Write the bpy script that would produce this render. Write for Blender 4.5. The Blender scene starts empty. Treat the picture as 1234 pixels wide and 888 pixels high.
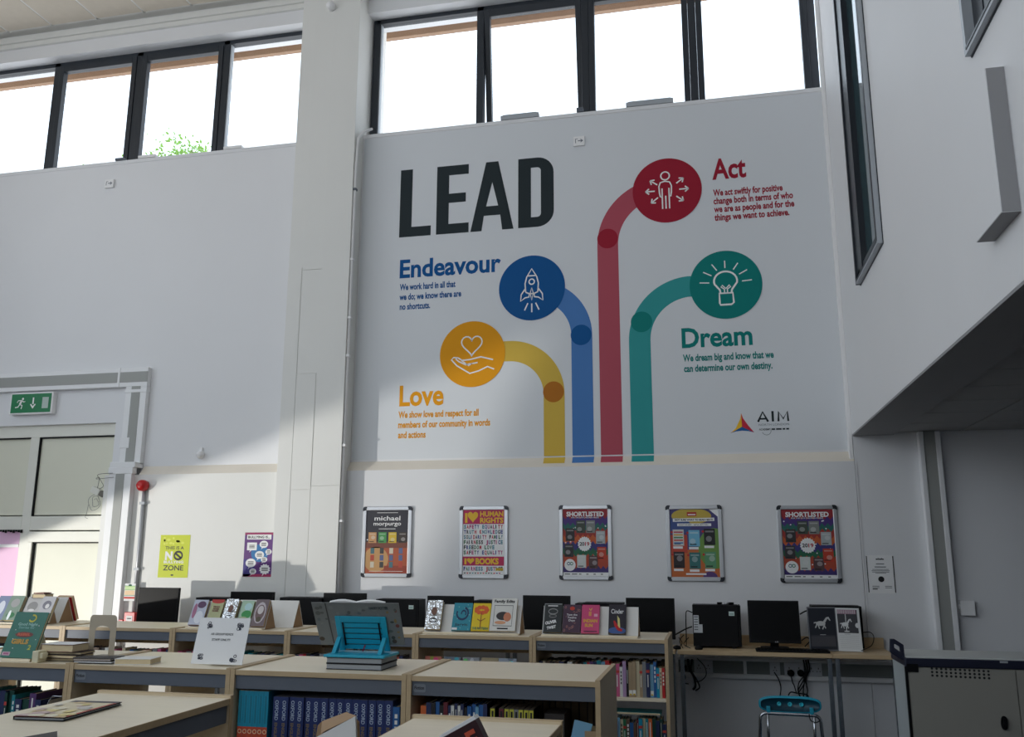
import bpy, bmesh, math, random
from mathutils import Matrix, Vector
random.seed(7)
C = bpy.context.scene.collection
sc = bpy.context.scene
R = math.radians
# ---------------------------------------------------------------- camera
EYE = 1.46
FPX = 1071.94
a0, a1, a2 = R(-12.68647782), R(11.90389567), R(0.16289979)
FW = Vector((math.sin(a0)*math.cos(a1), math.cos(a0)*math.cos(a1), math.sin(a1)))
_r = Vector((math.cos(a0), -math.sin(a0), 0)); _u = _r.cross(FW)
RT = _r*math.cos(a2) + _u*math.sin(a2)
UP = -_r*math.sin(a2) + _u*math.cos(a2)
cam = bpy.data.cameras.new('camera'); co = bpy.data.objects.new('camera', cam); C.objects.link(co)
co.matrix_world = Matrix(((RT.x, UP.x, -FW.x, 0), (RT.y, UP.y, -FW.y, 0), (RT.z, UP.z, -FW.z, EYE), (0, 0, 0, 1)))
cam.sensor_width = 36; cam.lens = 36*FPX/1234; cam.clip_start = .02; cam.clip_end = 200
sc.camera = co
# ---------------------------------------------------------------- sky
w = bpy.data.worlds.new('sky'); sc.world = w; w.use_nodes = True
nt = w.node_tree; bg = nt.nodes['Background']
tc = nt.nodes.new('ShaderNodeTexCoord'); sx = nt.nodes.new('ShaderNodeSeparateXYZ'); cr = nt.nodes.new('ShaderNodeValToRGB')
nt.links.new(tc.outputs['Generated'], sx.inputs[0]); nt.links.new(sx.outputs['Z'], cr.inputs[0]); nt.links.new(cr.outputs[0], bg.inputs[0])
cr.color_ramp.elements[0].position = 0.0; cr.color_ramp.elements[0].color = (.92, .955, 1, 1)
cr.color_ramp.elements[1].position = .6; cr.color_ramp.elements[1].color = (.72, .86, 1.0, 1)
bg.inputs[1].default_value = 4.2
# ---------------------------------------------------------------- lights
# spot standing in for reflected sun, aimed up through the shaped left-wall opening
def spot(name, loc, target, power, size, ang, col):
    l = bpy.data.lights.new(name, 'SPOT'); l.energy = power; l.spot_size = R(ang); l.spot_blend = .1; l.shadow_soft_size = size; l.color = col
    o = bpy.data.objects.new(name, l); C.objects.link(o); o.location = loc
    o.rotation_euler = (Vector(target) - Vector(loc)).to_track_quat('-Z', 'Y').to_euler(); return o
spot('low_sun_glint', (-10.2, 1.4, .29), (-4.0, 7.3, 2.2), 3000, .045, 46, (1, .965, .90))
def portal(loc, rot, sx_, sy_):
    l = bpy.data.lights.new('window_daylight_portal', 'AREA'); l.shape = 'RECTANGLE'; l.size = sx_; l.size_y = sy_; l.cycles.is_portal = True
    o = bpy.data.objects.new('window_daylight_portal', l); C.objects.link(o); o.location = loc; o.rotation_euler = rot
portal((-1.0, 7.62, 6.0), (R(-90), 0, 0), 4.2, 1.4)
portal((-5.8, 7.62, 6.0), (R(-90), 0, 0), 4.4, 1.4)
portal((-4.72, -4.3, 4.5), (R(90), 0, 0), 5.8, 4.6)
portal((-8.15, .45, 5.0), (0, R(-90), 0), 3.2, 9.9)
# ---------------------------------------------------------------- exposure
sc.view_settings.view_transform = 'Standard'; sc.view_settings.look = 'None'
sc.view_settings.gamma = 1; sc.view_settings.use_curve_mapping = False
sc.view_settings.exposure = -.80
sc.cycles.max_bounces = 8; sc.cycles.diffuse_bounces = 5
# ---------------------------------------------------------------- pixel helpers: a photo pixel becomes a point on a real plane
def _ray(x, y): return FW + RT*((x-617)/FPX) - UP*((y-444)/FPX)
def onY(x, y, Y): d = _ray(x, y); t = Y/d.y; return (d.x*t, Y, EYE + d.z*t)
def onZ(x, y, Z): d = _ray(x, y); t = (Z-EYE)/d.z; return (d.x*t, d.y*t, Z)
def onX(x, y, X): d = _ray(x, y); t = X/d.x; return (X, d.y*t, EYE + d.z*t)
def PX(x, y, Y): return onY(x, y, Y)[0]
def PZ(x, y, Y): return onY(x, y, Y)[2]
# ---------------------------------------------------------------- materials
def lin(c): c = c/255; return c/12.92 if c <= .04045 else ((c+.055)/1.055)**2.4
MATS = {}
def mat(name, rgb, rough=.55, metal=0, kind=None, spec=None, bump=0, var=.06, scale=6, k=1.0, trans=0):
    if name in MATS: return MATS[name]
    m = bpy.data.materials.new(name); m.use_nodes = True; MATS[name] = m
    n = m.node_tree.nodes; l = m.node_tree.links; b = n['Principled BSDF']
    col = [min(.86, lin(c)*k) for c in rgb]
    b.inputs['Roughness'].default_value = rough; b.inputs['Metallic'].default_value = metal
    if spec is not None: b.inputs['Specular IOR Level'].default_value = spec
    t = n.new('ShaderNodeTexCoord'); ns = n.new('ShaderNodeTexNoise'); ns.inputs['Scale'].default_value = scale; ns.inputs['Detail'].default_value = 4
    if kind == 'wood':
        mp = n.new('ShaderNodeMapping'); mp.inputs['Scale'].default_value = (1.2, 14, 14); l.new(t.outputs['Object'], mp.inputs[0]); l.new(mp.outputs[0], ns.inputs['Vector'])
    else: l.new(t.outputs['Object'], ns.inputs['Vector'])
    mx = n.new('ShaderNodeMix'); mx.data_type = 'RGBA'
    mx.inputs['A'].default_value = (*[c*(1-var) for c in col], 1); mx.inputs['B'].default_value = (*[min(.9, c*(1+var)) for c in col], 1)
    l.new(ns.outputs['Fac'], mx.inputs['Factor']); l.new(mx.outputs['Result'], b.inputs['Base Color'])
    if bump:
        n2 = n.new('ShaderNodeTexNoise'); n2.inputs['Scale'].default_value = scale*25; l.new(t.outputs['Object'], n2.inputs['Vector'])
        bp = n.new('ShaderNodeBump'); bp.inputs['Strength'].default_value = bump; bp.inputs['Distance'].default_value = .004
        l.new(n2.outputs['Fac'], bp.inputs['Height']); l.new(bp.outputs[0], b.inputs['Normal'])
    return m
def glassmat(name, tint=(1, 1, 1), refl=.08, trans=1.0):
    m = bpy.data.materials.new(name); m.use_nodes = True; n = m.node_tree.nodes; l = m.node_tree.links
    n.remove(n['Principled BSDF']); o = n['Material Output']
    tr = n.new('ShaderNodeBsdfTransparent'); tr.inputs[0].default_value = (*tint, 1)
    g = n.new('ShaderNodeBsdfGlossy'); g.inputs['Roughness'].default_value = .02
    lw = n.new('ShaderNodeLayerWeight'); lw.inputs[0].default_value = .12
    mu = n.new('ShaderNodeMath'); mu.operation = 'MULTIPLY_ADD'; mu.inputs[1].default_value = .6; mu.inputs[2].default_value = refl
    mx = n.new('ShaderNodeMixShader'); l.new(lw.outputs['Fresnel'], mu.inputs[0]); l.new(mu.outputs[0], mx.inputs[0])
    l.new(tr.outputs[0], mx.inputs[1]); l.new(g.outputs[0], mx.inputs[2]); l.new(mx.outputs[0], o.inputs[0]); return m
WALL = mat('wall_paint', (228, 229, 231), .6, bump=.08, var=.02, scale=2)
WALLW = mat('wall_paint_warm', (226, 226, 222), .6, bump=.08, var=.03, scale=2)
MURAL = mat('mural_vinyl', (218, 222, 226), .55, var=.012, scale=1.5)
LEDGE = mat('ledge_paint', (226, 218, 205), .6, var=.05)
SOFF = mat('soffit_grey', (150, 150, 152), .7, var=.04)
TILE = mat('ceiling_tile_white', (214, 204, 188), .9, bump=.5, var=.05, scale=14)
GRID = mat('ceiling_grid', (232, 230, 224), .6)
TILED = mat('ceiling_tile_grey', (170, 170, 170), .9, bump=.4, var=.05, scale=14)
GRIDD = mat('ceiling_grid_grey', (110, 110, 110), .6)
TAN = mat('eave_timber', (152, 120, 92), .7, var=.1)
CARPET = mat('carpet', (62, 66, 78), .95, bump=.6, var=.2, scale=30)
ANTH = mat('anthracite_frame', (38, 44, 52), .4, spec=.5, var=.05)
ANTHL = mat('pale_grey_frame', (170, 176, 182), .4, var=.03)
WOOD = mat('maple_laminate', (236, 223, 198), .38, kind='wood', var=.07, scale=3)
EDGE = mat('beech_edge', (190, 166, 130), .5, kind='wood', var=.12, scale=6)
WSIDE = mat('maple_side', (208, 190, 160), .5, kind='wood', var=.08, scale=3)
FASC = mat('grey_fascia', (92, 99, 110), .5, var=.04)
DESKW = mat('oak_desk', (202, 176, 138), .5, kind='wood', var=.1, scale=4)
BLK = mat('black_plastic', (12, 13, 16), .5, spec=.2, var=.05)
SCR = mat('black_screen', (7, 8, 10), .4, spec=.15, var=.02)
BLKG = mat('black_metal_case', (14, 15, 18), .55, spec=.2, var=.05)
ALU = mat('brushed_aluminium', (198, 200, 203), .35, metal=.85, var=.04)
CHR = mat('chrome_tube', (190, 194, 200), .22, metal=1, var=.03)
WHT = mat('white_plastic', (238, 238, 238), .45, var=.015)
PVC = mat('white_trunking', (236, 237, 238), .45, var=.015)
PVCG = mat('grey_trunking_lid', (158, 160, 156), .5, var=.02)
PAPER = mat('white_paper', (240, 240, 240), .8, var=.01)
PAGES = mat('page_edges', (214, 196, 160), .9, kind='wood', var=.15, scale=20)
PAGESD = mat('old_page_edges', (98, 84, 66), .9, kind='wood', var=.25, scale=20)
CARD = mat('brown_card', (158, 128, 96), .85, var=.06)
TENTW = mat('white_board', (232, 230, 226), .6, var=.02)
TEAL = mat('turquoise_plastic', (28, 160, 190), .4, var=.04)
CREAM = mat('cream_panel', (226, 226, 208), .45, var=.02)
CREAMF = mat('cream_frame', (230, 230, 220), .45, var=.02)
PINK = mat('pink_board', (232, 190, 220), .5, var=.02)
REDP = mat('red_plastic', (190, 24, 28), .35, var=.04)
CART = mat('putty_steel', (150, 148, 140), .5, var=.03)
CARTT = mat('pale_grey_laminate', (205, 208, 206), .45, var=.03)
NAVY = mat('navy_plastic', (28, 32, 52), .4)
BRICKC = mat('paving', (120, 118, 112), .9, var=.1)
SOCK = mat('socket_white', (196, 200, 206), .45)
CLEARP = mat('glossy_film', (225, 230, 234), .12, metal=.92, var=.2, scale=14)
fb = CLEARP.node_tree; n_ = fb.nodes.new('ShaderNodeTexNoise'); n_.inputs['Scale'].default_value = 28; b_ = fb.nodes.new('ShaderNodeBump'); b_.inputs['Strength'].default_value = 1; b_.inputs['Distance'].default_value = .03
t_ = fb.nodes.new('ShaderNodeTexCoord'); fb.links.new(t_.outputs['Object'], n_.inputs['Vector']); fb.links.new(n_.outputs['Fac'], b_.inputs['Height']); fb.links.new(b_.outputs[0], fb.nodes['Principled BSDF'].inputs['Normal'])
GLASS = glassmat('window_glass')
DGLASS = mat('dark_glass', (52, 78, 84), .05, spec=.9, var=.1, scale=1.5)
def cm(rgb, k=1.0, rough=.55): return mat('print_%02x%02x%02x' % tuple(rgb), rgb, rough, var=.03, k=k)
# ---------------------------------------------------------------- mesh builder
WALLM = Matrix(((1, 0, 0, 0), (0, 0, -1, 0), (0, 1, 0, 0), (0, 0, 0, 1)))
def wallM(Y, x=0, z=0): return Matrix.Translation((x, Y, z)) @ WALLM
_tc = {}
def text_geo(body, bold):
    k = (body, bold)
    if k in _tc: return _tc[k]
    cu = bpy.data.curves.new('t', 'FONT'); cu.body = body; cu.size = 1; cu.offset = bold; cu.resolution_u = 3
    o = bpy.data.objects.new('t', cu); C.objects.link(o); bpy.context.view_layer.update()
    me = bpy.data.meshes.new_from_object(o.evaluated_get(bpy.context.evaluated_depsgraph_get()))
    v = [(p.co.x, p.co.y) for p in me.vertices]; f = [tuple(p.vertices) for p in me.polygons]
    bpy.data.objects.remove(o); bpy.data.curves.remove(cu); bpy.data.meshes.remove(me)
    _tc[k] = (v, f); return _tc[k]
class MB:
    def __init__(s, M=None): s.v = []; s.f = []; s.m = []; s.s = []; s.mats = []; s.M = M or Matrix()
    def add(s, vs, fs, m, smooth=False):
        if m not in s.mats: s.mats.append(m)
        k = s.mats.index(m); b = len(s.v)
        s.v += [tuple(s.M @ Vector(p)) for p in vs]
        for f in fs: s.f.append(tuple(i+b for i in f)); s.m.append(k); s.s.append(smooth)
        return s
    def box(s, x0, x1, y0, y1, z0, z1, m):
        return s.add([(x0, y0, z0), (x1, y0, z0), (x1, y1, z0), (x0, y1, z0), (x0, y0, z1), (x1, y0, z1), (x1, y1, z1), (x0, y1, z1)],
                     [(0, 3, 2, 1), (4, 5, 6, 7), (0, 1, 5, 4), (1, 2, 6, 5), (2, 3, 7, 6), (3, 0, 4, 7)], m)
    def prism(s, pts, w0, w1, m, smooth=False, sidem=None):
        n = len(pts)
        s.add([(x, y, w0) for x, y in pts] + [(x, y, w1) for x, y in pts], [tuple(range(n))[::-1], tuple(range(n, 2*n))], m)
        return s.add([(x, y, w0) for x, y in pts] + [(x, y, w1) for x, y in pts], [(i, (i+1) % n, n+(i+1) % n, n+i) for i in range(n)], sidem or m, smooth)
    def ext(s, pts3, d, m):   # extrude a 3-d polygon by vector d
        n = len(pts3); q = [tuple(Vector(p)+Vector(d)) for p in pts3]
        return s.add(list(pts3)+q, [tuple(range(n)), tuple(range(n, 2*n))[::-1]] + [(i, n+i, n+(i+1) % n, (i+1) % n) for i in range(n)], m)
    def rect(s, u0, v0, u1, v1, m, w=.001): return s.add([(u0, v0, w), (u1, v0, w), (u1, v1, w), (u0, v1, w)], [(0, 1, 2, 3)], m)
    def poly(s, pts, m, w=.001): return s.add([(x, y, w) for x, y in pts], [tuple(range(len(pts)))], m)
    clip = False
    def disc(s, u, v, r, m, w=.001, n=32, ry=None):
        c = (lambda t: min(1, max(0, t))) if s.clip else (lambda t: t)
        pts = []
        for i in range(n):
            p = (c(u+r*math.cos(i*2*math.pi/n)), c(v+(ry or r)*math.sin(i*2*math.pi/n)))
            if not pts or (abs(p[0]-pts[-1][0])+abs(p[1]-pts[-1][1])) > 1e-5: pts.append(p)
        return s.poly(pts, m, w)
    def ring(s, u, v, r, wd, m, w=.001, n=28, ry=None, a0=0, a1=360):
        return s.stroke([(u+r*math.cos(R(a0+(a1-a0)*i/n)), v+(ry or r)*math.sin(R(a0+(a1-a0)*i/n))) for i in range(n+(a1-a0 < 360))], wd, m, w, a1-a0 >= 360)
    def stroke(s, pts, wd, m, w=.001, closed=False):
        n = len(pts); L = []; Rr = []
        for i in range(n):
            a = pts[(i-1) % n] if closed or i else pts[i]; b = pts[(i+1) % n] if closed or i < n-1 else pts[i]
            d = Vector((b[0]-a[0], b[1]-a[1])); d = d.normalized() if d.length else Vector((1, 0)); p = Vector((-d.y, d.x))*wd/2
            L.append((pts[i][0]+p.x, pts[i][1]+p.y, w)); Rr.append((pts[i][0]-p.x, pts[i][1]-p.y, w))
        e = n if closed else n-1
        return s.add(L+Rr, [(i, n+i, n+(i+1) % n, (i+1) % n) for i in range(e)], m)
    def text(s, body, u, v, h, m, w=.001, width=None, align='L', bold=.012, rot=0):
        vs, fs = text_geo(body, bold)
        if not vs: return s
        x0 = min(p[0] for p in vs); x1 = max(p[0] for p in vs)
        ky = h/.729; kx = width/(x1-x0) if width else ky*.75
        off = {'L': 0, 'C': -(x1-x0)*kx/2, 'R': -(x1-x0)*kx}[align]
        c, sn = math.cos(R(rot)), math.sin(R(rot)); out = []
        for x, y in vs:
            X = (x-x0)*kx+off; Y = y*ky; out.append((u+X*c-Y*sn, v+X*sn+Y*c, w))
        return s.add(out, fs, m)
    def tube(s, pts, r, m, n=8, closed=False, caps=True):
        P = [Vector(p) for p in pts]; N = len(P); vs = []
        ref = None
        for i in range(N):
            a = P[(i-1) % N] if closed or i else P[i]; b = P[(i+1) % N] if closed or i < N-1 else P[i]
            d = (b-a).normalized()
            if ref is None: ref = Vector((0, 0, 1)) if abs(d.z) < .9 else Vector((1, 0, 0))
            x = (ref - d*ref.dot(d)); x = x.normalized() if x.length > 1e-5 else d.orthogonal().normalized(); ref = x; y = d.cross(x)
            rr = r[i] if isinstance(r, (list, tuple)) else r
            for k in range(n): vs.append(P[i] + x*rr*math.cos(2*math.pi*k/n) + y*rr*math.sin(2*math.pi*k/n))
        fs = []
        for i in range(N if closed else N-1):
            j = (i+1) % N
            for k in range(n): fs.append((i*n+k, i*n+(k+1) % n, j*n+(k+1) % n, j*n+k))
        if caps and not closed: fs += [tuple(range(n))[::-1], tuple(range((N-1)*n, N*n))]
        return s.add(vs, fs, m, True)
    def lathe(s, prof, m, n=20, smooth=True):   # profile (r, z) about local z
        vs = [(r*math.cos(2*math.pi*k/n), r*math.sin(2*math.pi*k/n), z) for r, z in prof for k in range(n)]
        fs = [(i*n+k, i*n+(k+1) % n, (i+1)*n+(k+1) % n, (i+1)*n+k) for i in range(len(prof)-1) for k in range(n)]
        return s.add(vs, fs + [tuple(range(n))[::-1], tuple(range((len(prof)-1)*n, len(prof)*n))], m, smooth)
    def build(s, name, parent=None, bevel=0, mesh_only=False):
        if parent is None:
            xs = [p[0] for p in s.v]; ys = [p[1] for p in s.v]; zs = [p[2] for p in s.v]
            org = Vector(((min(xs)+max(xs))/2, (min(ys)+max(ys))/2, min(zs)))
        else:
            r = parent
            while r.parent: r = r.parent
            org = r.location.copy()
        me = bpy.data.meshes.new(name); me.from_pydata([tuple(Vector(p)-org) for p in s.v], [], s.f)
        for m in s.mats: me.materials.append(m)
        me.polygons.foreach_set('material_index', s.m); me.polygons.foreach_set('use_smooth', s.s)
        bm = bmesh.new(); bm.from_mesh(me); 
        bm.normal_update(); bm.to_mesh(me); bm.free()
        o = bpy.data.objects.new(name, me); C.objects.link(o)
        if parent is None: o.location = org
        else: o.parent = parent
        if bevel:
            b = o.modifiers.new('bevel', 'BEVEL'); b.width = bevel; b.segments = 2; b.limit_method = 'ANGLE'; b.angle_limit = R(50)
        return o
def tag(o, label, cat, group=None):
    o['label'] = label; o['category'] = cat
    if group: o['group'] = group
    return o
def thing(name, label, cat, loc, group=None):
    o = bpy.data.objects.new(name, None); C.objects.link(o); o.location = loc; o.empty_display_size = .1
    return tag(o, label, cat, group)
def struct(o): o['kind'] = 'structure'; return o
def rrect(x0, y0, x1, y1, r, n=5):
    out = []
    for cx, cy, a in ((x1-r, y1-r, 0), (x0+r, y1-r, 90), (x0+r, y0+r, 180), (x1-r, y0+r, 270)):
        out += [(cx+r*math.cos(R(a+90*i/n)), cy+r*math.sin(R(a+90*i/n))) for i in range(n+1)]
    return out

# ================================================================ STRUCTURE
YW, YL, YG = 7.40, 7.33, 7.56          # upper wall face, thicker lower wall face, glazing plane
XB = 1.08                               # balcony wall face
ZS, ZH = 5.41, 6.72                     # clerestory sill and head
m = MB(); m.box(-8.4, 6.4, -4.5, 9.0, -.12, 0, CARPET); struct(m.build('floor'))
# back wall
wb = MB()
wb.box(-3.14, XB+.3, YW, 7.75, 2.10, ZS, WALL)                  # mural bay
wb.box(-5.55, -3.70, YW, 7.75, 2.10, ZS, WALL)                  # left bay
wb.box(-8.2, -5.55, YW, 7.75, 2.70, ZS, WALL)                   # above the door screen
wb.box(-5.56, -3.70, YL, 7.75, 0, 2.19, WALLW)                  # lower thicker wall
wb.box(-3.14, XB, YL, 7.75, 0, 2.19, WALL)
wb.box(XB+.004, 6.2, YL+.005, 7.75, 0, 2.6, WALL)               # under the balcony
wb.box(-8.2, -7.62, YW, 7.75, 0, 2.70, WALL)
wb.box(-8.2, XB+.3, YW, 7.75, ZH, 7.4, WALL)                    # bulkhead over the windows
WB = struct(wb.build('wall_back'))
m = MB()                                                        # splayed ledges
for x0, x1 in ((-5.20, -3.70), (-3.14, XB)):
    m.ext([(x0, YL, 2.19), (x0, YW+.01, 2.285), (x0, YW+.01, 2.19)], (x1-x0, 0, 0), LEDGE if x0 > -4 else LEDGE)
struct(m.build('trim_1'))
m = MB()                                                        # mouldings on the bulkhead
m.box(-8.2, -3.74, YW-.05, YW+.01, 6.92, 6.99, WALLW)
m.box(-8.2, -3.74, YW-.03, YW+.01, 6.865, 6.92, WALLW)
m.box(-3.14, XB, YW-.03, YW+.01, 6.865, 6.99, WALLW)
struct(m.build('trim_2', bevel=.006))
# reveals of the clerestory: sills
m = MB()
m.box(-8.2, -3.70, YW-.006, YG+.05, ZS-.035, ZS+.004, WALL); m.box(-3.14, XB, YW-.006, YG+.05, ZS-.035, ZS+.004, WALL)
struct(m.build('trim_3', bevel=.004))
# column
m = MB()
cx0, cx1, cy = -3.735, -3.135, 7.20
m.box(cx0, cx1, cy, 7.9, 0, 7.4, WALLW)
COL = struct(m.build('wall_column'))
for (x0, x1, z0, z1, t) in ((-3.735, -3.60, 0, 4.05, .006), (-3.597, -3.41, 0, 2.02, .004), (-3.597, -3.41, 2.022, 3.05, .006), (-3.594, -3.39, 3.053, 4.02, .004), (-3.59, -3.38, 4.023, 7.2, .006), (-3.405, -3.135, 0, 2.05, .007), (-3.40, -3.135, 2.052, 7.2, .007)):
    p = MB(); p.box(x0, x1, cy-t, cy, z0, z1, WALLW); p.build('cover_panel', COL, bevel=.0015)
# ceiling + tiles
m = MB(); m.box(-8.4, XB+.3, -4.5, 8.0, 7.03, 7.2, GRID); CE = struct(m.build('ceiling'))
tm = None
for i in range(8):
    for j in range(5):
        x0 = -8.35+.553*i; y1 = 7.27-.553*j
        t = MB(); t.box(x0+.012, x0+.541, y1-.541, y1-.012, 7.0, 7.028, TILE)
        if tm is None: tm = t.build('ceiling_tile', CE); base = (x0, y1)
        else:
            o = tm.copy(); C.objects.link(o); o.parent = CE; o.location = (x0-base[0], y1-base[1], 0)
m = MB()
for i in range(9): m.box(-8.362+.553*i, -8.338+.553*i, 4.4, 7.3, 7.004, 7.03, GRID)
for j in range(6): m.box(-8.35, -3.9, 7.258-.553*j, 7.282-.553*j, 7.004, 7.03, GRID)
m.build('ceiling_grid_bar', CE)
# balcony wall with two openings
w5 = (5.53, 6.42, 3.34, 6.10); w6 = (2.15, 3.53, 3.41, 6.10)
m = MB(); X0, X1 = XB, XB+.30
zz = 2.40
def wx(y0, y1, z0, z1): m.box(X0, X1, y0, y1, z0, z1, WALL)
wx(-4.4, w6[0], zz, 7.05); wx(w6[0], w6[1], zz, w6[2]); wx(w6[0], w6[1], w6[3], 7.05)
wx(w6[1], w5[0], zz, 7.05); wx(w5[0], w5[1], zz, w5[2]); wx(w5[0], w5[1], w5[3], 7.05); wx(w5[1], 7.4, zz, 7.05)
BW = struct(m.build('wall_right'))
m = MB(); m.box(XB, XB+.3, -4.4, 7.33, 2.386, 2.399, SOFF); struct(m.build('trim_4'))
m = MB(); m.box(XB-.03, XB, YW-.055, YW, 2.19, 7.0, WHT); struct(m.build('trim_5', bevel=.004))
# low ceiling under the balcony
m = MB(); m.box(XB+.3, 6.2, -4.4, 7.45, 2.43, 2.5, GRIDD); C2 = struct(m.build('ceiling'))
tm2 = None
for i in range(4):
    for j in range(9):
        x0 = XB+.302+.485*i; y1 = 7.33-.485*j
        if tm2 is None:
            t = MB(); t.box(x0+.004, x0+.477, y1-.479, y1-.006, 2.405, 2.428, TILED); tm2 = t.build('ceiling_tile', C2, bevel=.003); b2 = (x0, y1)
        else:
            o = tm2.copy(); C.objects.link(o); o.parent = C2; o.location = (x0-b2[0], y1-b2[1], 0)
# side, rear and upper-room walls out of frame
m = MB()   # left wall, with an added opening shaped to cast the lit patch's edges
def wl(y0, y1, z0, z1): m.box(-8.4, -8.34, y0, y1, z0, z1, WALL)
wl(-4.5, 1.6, 0, 3.4); wl(5.4, 7.75, 0, 7.2); wl(1.6, 5.4, .94, 3.4); wl(-4.5, 5.4, 6.6, 7.2)
m.ext([(-8.4, 1.6, 0), (-8.4, 2.96, 0), (-8.4, 2.62, .94), (-8.4, 1.6, .94)], (.05, 0, 0), WALL)  # slanted jamb added to slope the lit patch's right edge
struct(m.build('wall_left'))
m = MB(); m.box(6.2, 6.4, -4.5, 7.75, 0, 2.5, WALL); m.box(XB+1.6, XB+1.7, -4.5, 7.75, 2.5, 7.2, WALL); struct(m.build('wall_east'))
m = MB(); m.box(-8.4, 6.4, -4.6, -4.4, 0, 2.2, WALL); m.box(-1.84, 6.4, -4.6, -4.4, 2.2, 7.2, WALL); m.box(-8.4, -1.84, -4.6, -4.4, 6.8, 7.2, WALL); m.box(-8.4, -7.6, -4.6, -4.4, 2.2, 6.8, WALL)
struct(m.build('wall_rear'))
m = MB()
for i in range(5):
    x = -7.6 + i*1.44; m.box(x-.03, x+.03, -4.55, -4.45, 2.2, 6.8, ANTH)
for z in (2.23, 4.5, 6.77): m.box(-7.6, -1.84, -4.55, -4.45, z-.03, z+.03, ANTH)
struct(m.build('window_5'))
m = MB()
for i in range(7): m.box(-8.34, -8.26, -4.5+1.65*i-.03, -4.5+1.65*i+.03, 3.4, 6.6, ANTH)
for z in (3.43, 5.0, 6.57): m.box(-8.34, -8.26, -4.5, 5.4, z-.03, z+.03, ANTH)
struct(m.build('window_6'))
m = MB(); m.box(XB+.3, XB+1.6, -4.4, 7.4, 7.1, 7.2, WALL); struct(m.build('ceiling'))

# ---------------------------------------------------------------- clerestory windows
def casement(par, x0, x1, z0, z1, y, opened=False):
    t = .055
    M = Matrix()
    if opened: M = Matrix.Translation((x0, y, z1)) @ Matrix.Rotation(R(7), 4, 'X') @ Matrix.Translation((-x0, -y, -z1))
    s = MB(M)
    s.box(x0, x0+t, y-.035, y+.03, z0, z1, ANTH); s.box(x1-t, x1, y-.035, y+.03, z0, z1, ANTH)
    s.box(x0+t, x1-t, y-.035, y+.03, z1-t*1.3, z1, ANTH); s.box(x0+t, x1-t, y-.035, y+.03, z0, z0+t*.35, ANTH)
    f = s.build('casement_frame', par, bevel=.004)
    g = MB(M); g.box(x0+t, x1-t, y, y+.006, z0+t*.35, z1-t*1.3, GLASS); g.build('pane', f)
    h = MB(M); h.box((x0+x1)/2-.06, (x0+x1)/2+.06, y-.06, y-.035, z0+.005, z0+.02, ANTHL); h.build('stay', f)
def winband(name, xs, types):
    fr = MB(); a, b = xs[0], xs[-1]
    for k, x in enumerate(xs):
        fr.box(x-.035, x+.035, YG-.03, YG+.05, ZS, ZH, ANTH)
        fr.box(x+.035, x+.045, YG-.02, YG+.04, ZS, ZH, ANTHL) if k in (0,) or types[min(k, len(types)-1)] == 'F' and k > 0 and k < len(types) else None
    fr.box(a, b, YG-.03, YG+.05, ZH-.045, ZH, ANTH); fr.box(a, b, YG-.03, YG+.05, ZS, ZS+.012, ANTHL)
    F = struct(fr.build(name, bevel=.003))
    for k, ty in enumerate(types):
        x0, x1 = xs[k]+.036, xs[k+1]-.036
        if ty == 'F':
            g = MB(); g.box(x0, x1, YG+.005, YG+.011, ZS+.012, ZH-.045, GLASS); g.build('pane', F)
        else: casement(F, x0, x1, ZS+.014, ZH-.046, YG-.005, ty == 'O')
    return F
kG = YG/7.4
winband('window_1', [-8.06, -6.79, -5.77, -4.75, -3.66], 'FCCF')
winband('window_2', [-3.09, -2.02, -1.0, -.01, 1.03], 'FOCC')
# items on the sills
for nm, x0, x1, lab in (('sill_vent', -2.0+.22, -1.42, 'grey metal winder box on the sill under the tilted window'), ('sill_vent', -.62, -.20, 'grey metal winder box on the sill above the red circle'),
                        ('sill_vent', -5.60+.02, -5.38, 'small white winder box on the left clerestory sill, left one'), ('sill_vent', -4.62, -4.42, 'small white winder box on the left clerestory sill, beside the leaves')):
    m = MB(); y0 = YW+.01; x_ = x0
    m.box(x0, x1, YW-.012, YW+.05, ZS+.006, ZS+.05 if x0 > -3 else ZS+.035, ANTHL if x0 > -3 else WHT); m.box(x0+.02, x1-.02, YW-.004, YW+.035, ZS+.045 if x0 > -3 else ZS+.03, ZS+.06 if x0 > -3 else ZS+.04, ANTHL)
    tag(m.build(nm, bevel=.003), lab, 'window fitting')
m = MB(); x0 = onY(699, 135, YW)[0]; m.box(x0-.03, x0+.03, YW-.02, YW+.03, ZS+.006, ZS+.045, FASC); tag(m.build('catch_block'), 'small dark catch on the sill below the second mullion', 'window fitting')
m = MB(); x0 = onY(145, 193, YW)[0]; m.box(x0-.05, x0+.05, YW-.02, YW+.03, ZS+.006, ZS+.03, FASC); tag(m.build('catch_block'), 'dark catch on the left window sill beside the middle mullion', 'window fitting')
# eaves outside
m = MB()
m.box(-9, 3, 7.75, 8.30, 7.16, 7.3, TAN); m.box(-9, 3, 8.30, 8.36, 7.02, 7.35, TAN)
E1 = struct(m.build('trim_6'))
m = MB(); n = 130; xs = [-9+12*i/n for i in range(n+1)]
vs = []; 
for x in xs:
    z = 7.13 + .014*math.sin(x*60); vs += [(x, 7.86, z), (x, 7.98, z)]
m.add(vs, [(2*i, 2*i+1, 2*i+3, 2*i+2) for i in range(n)], mat('corrugated_zinc', (120, 116, 112), .6, metal=.3))
m.build('corrugated_strip', E1)
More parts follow.
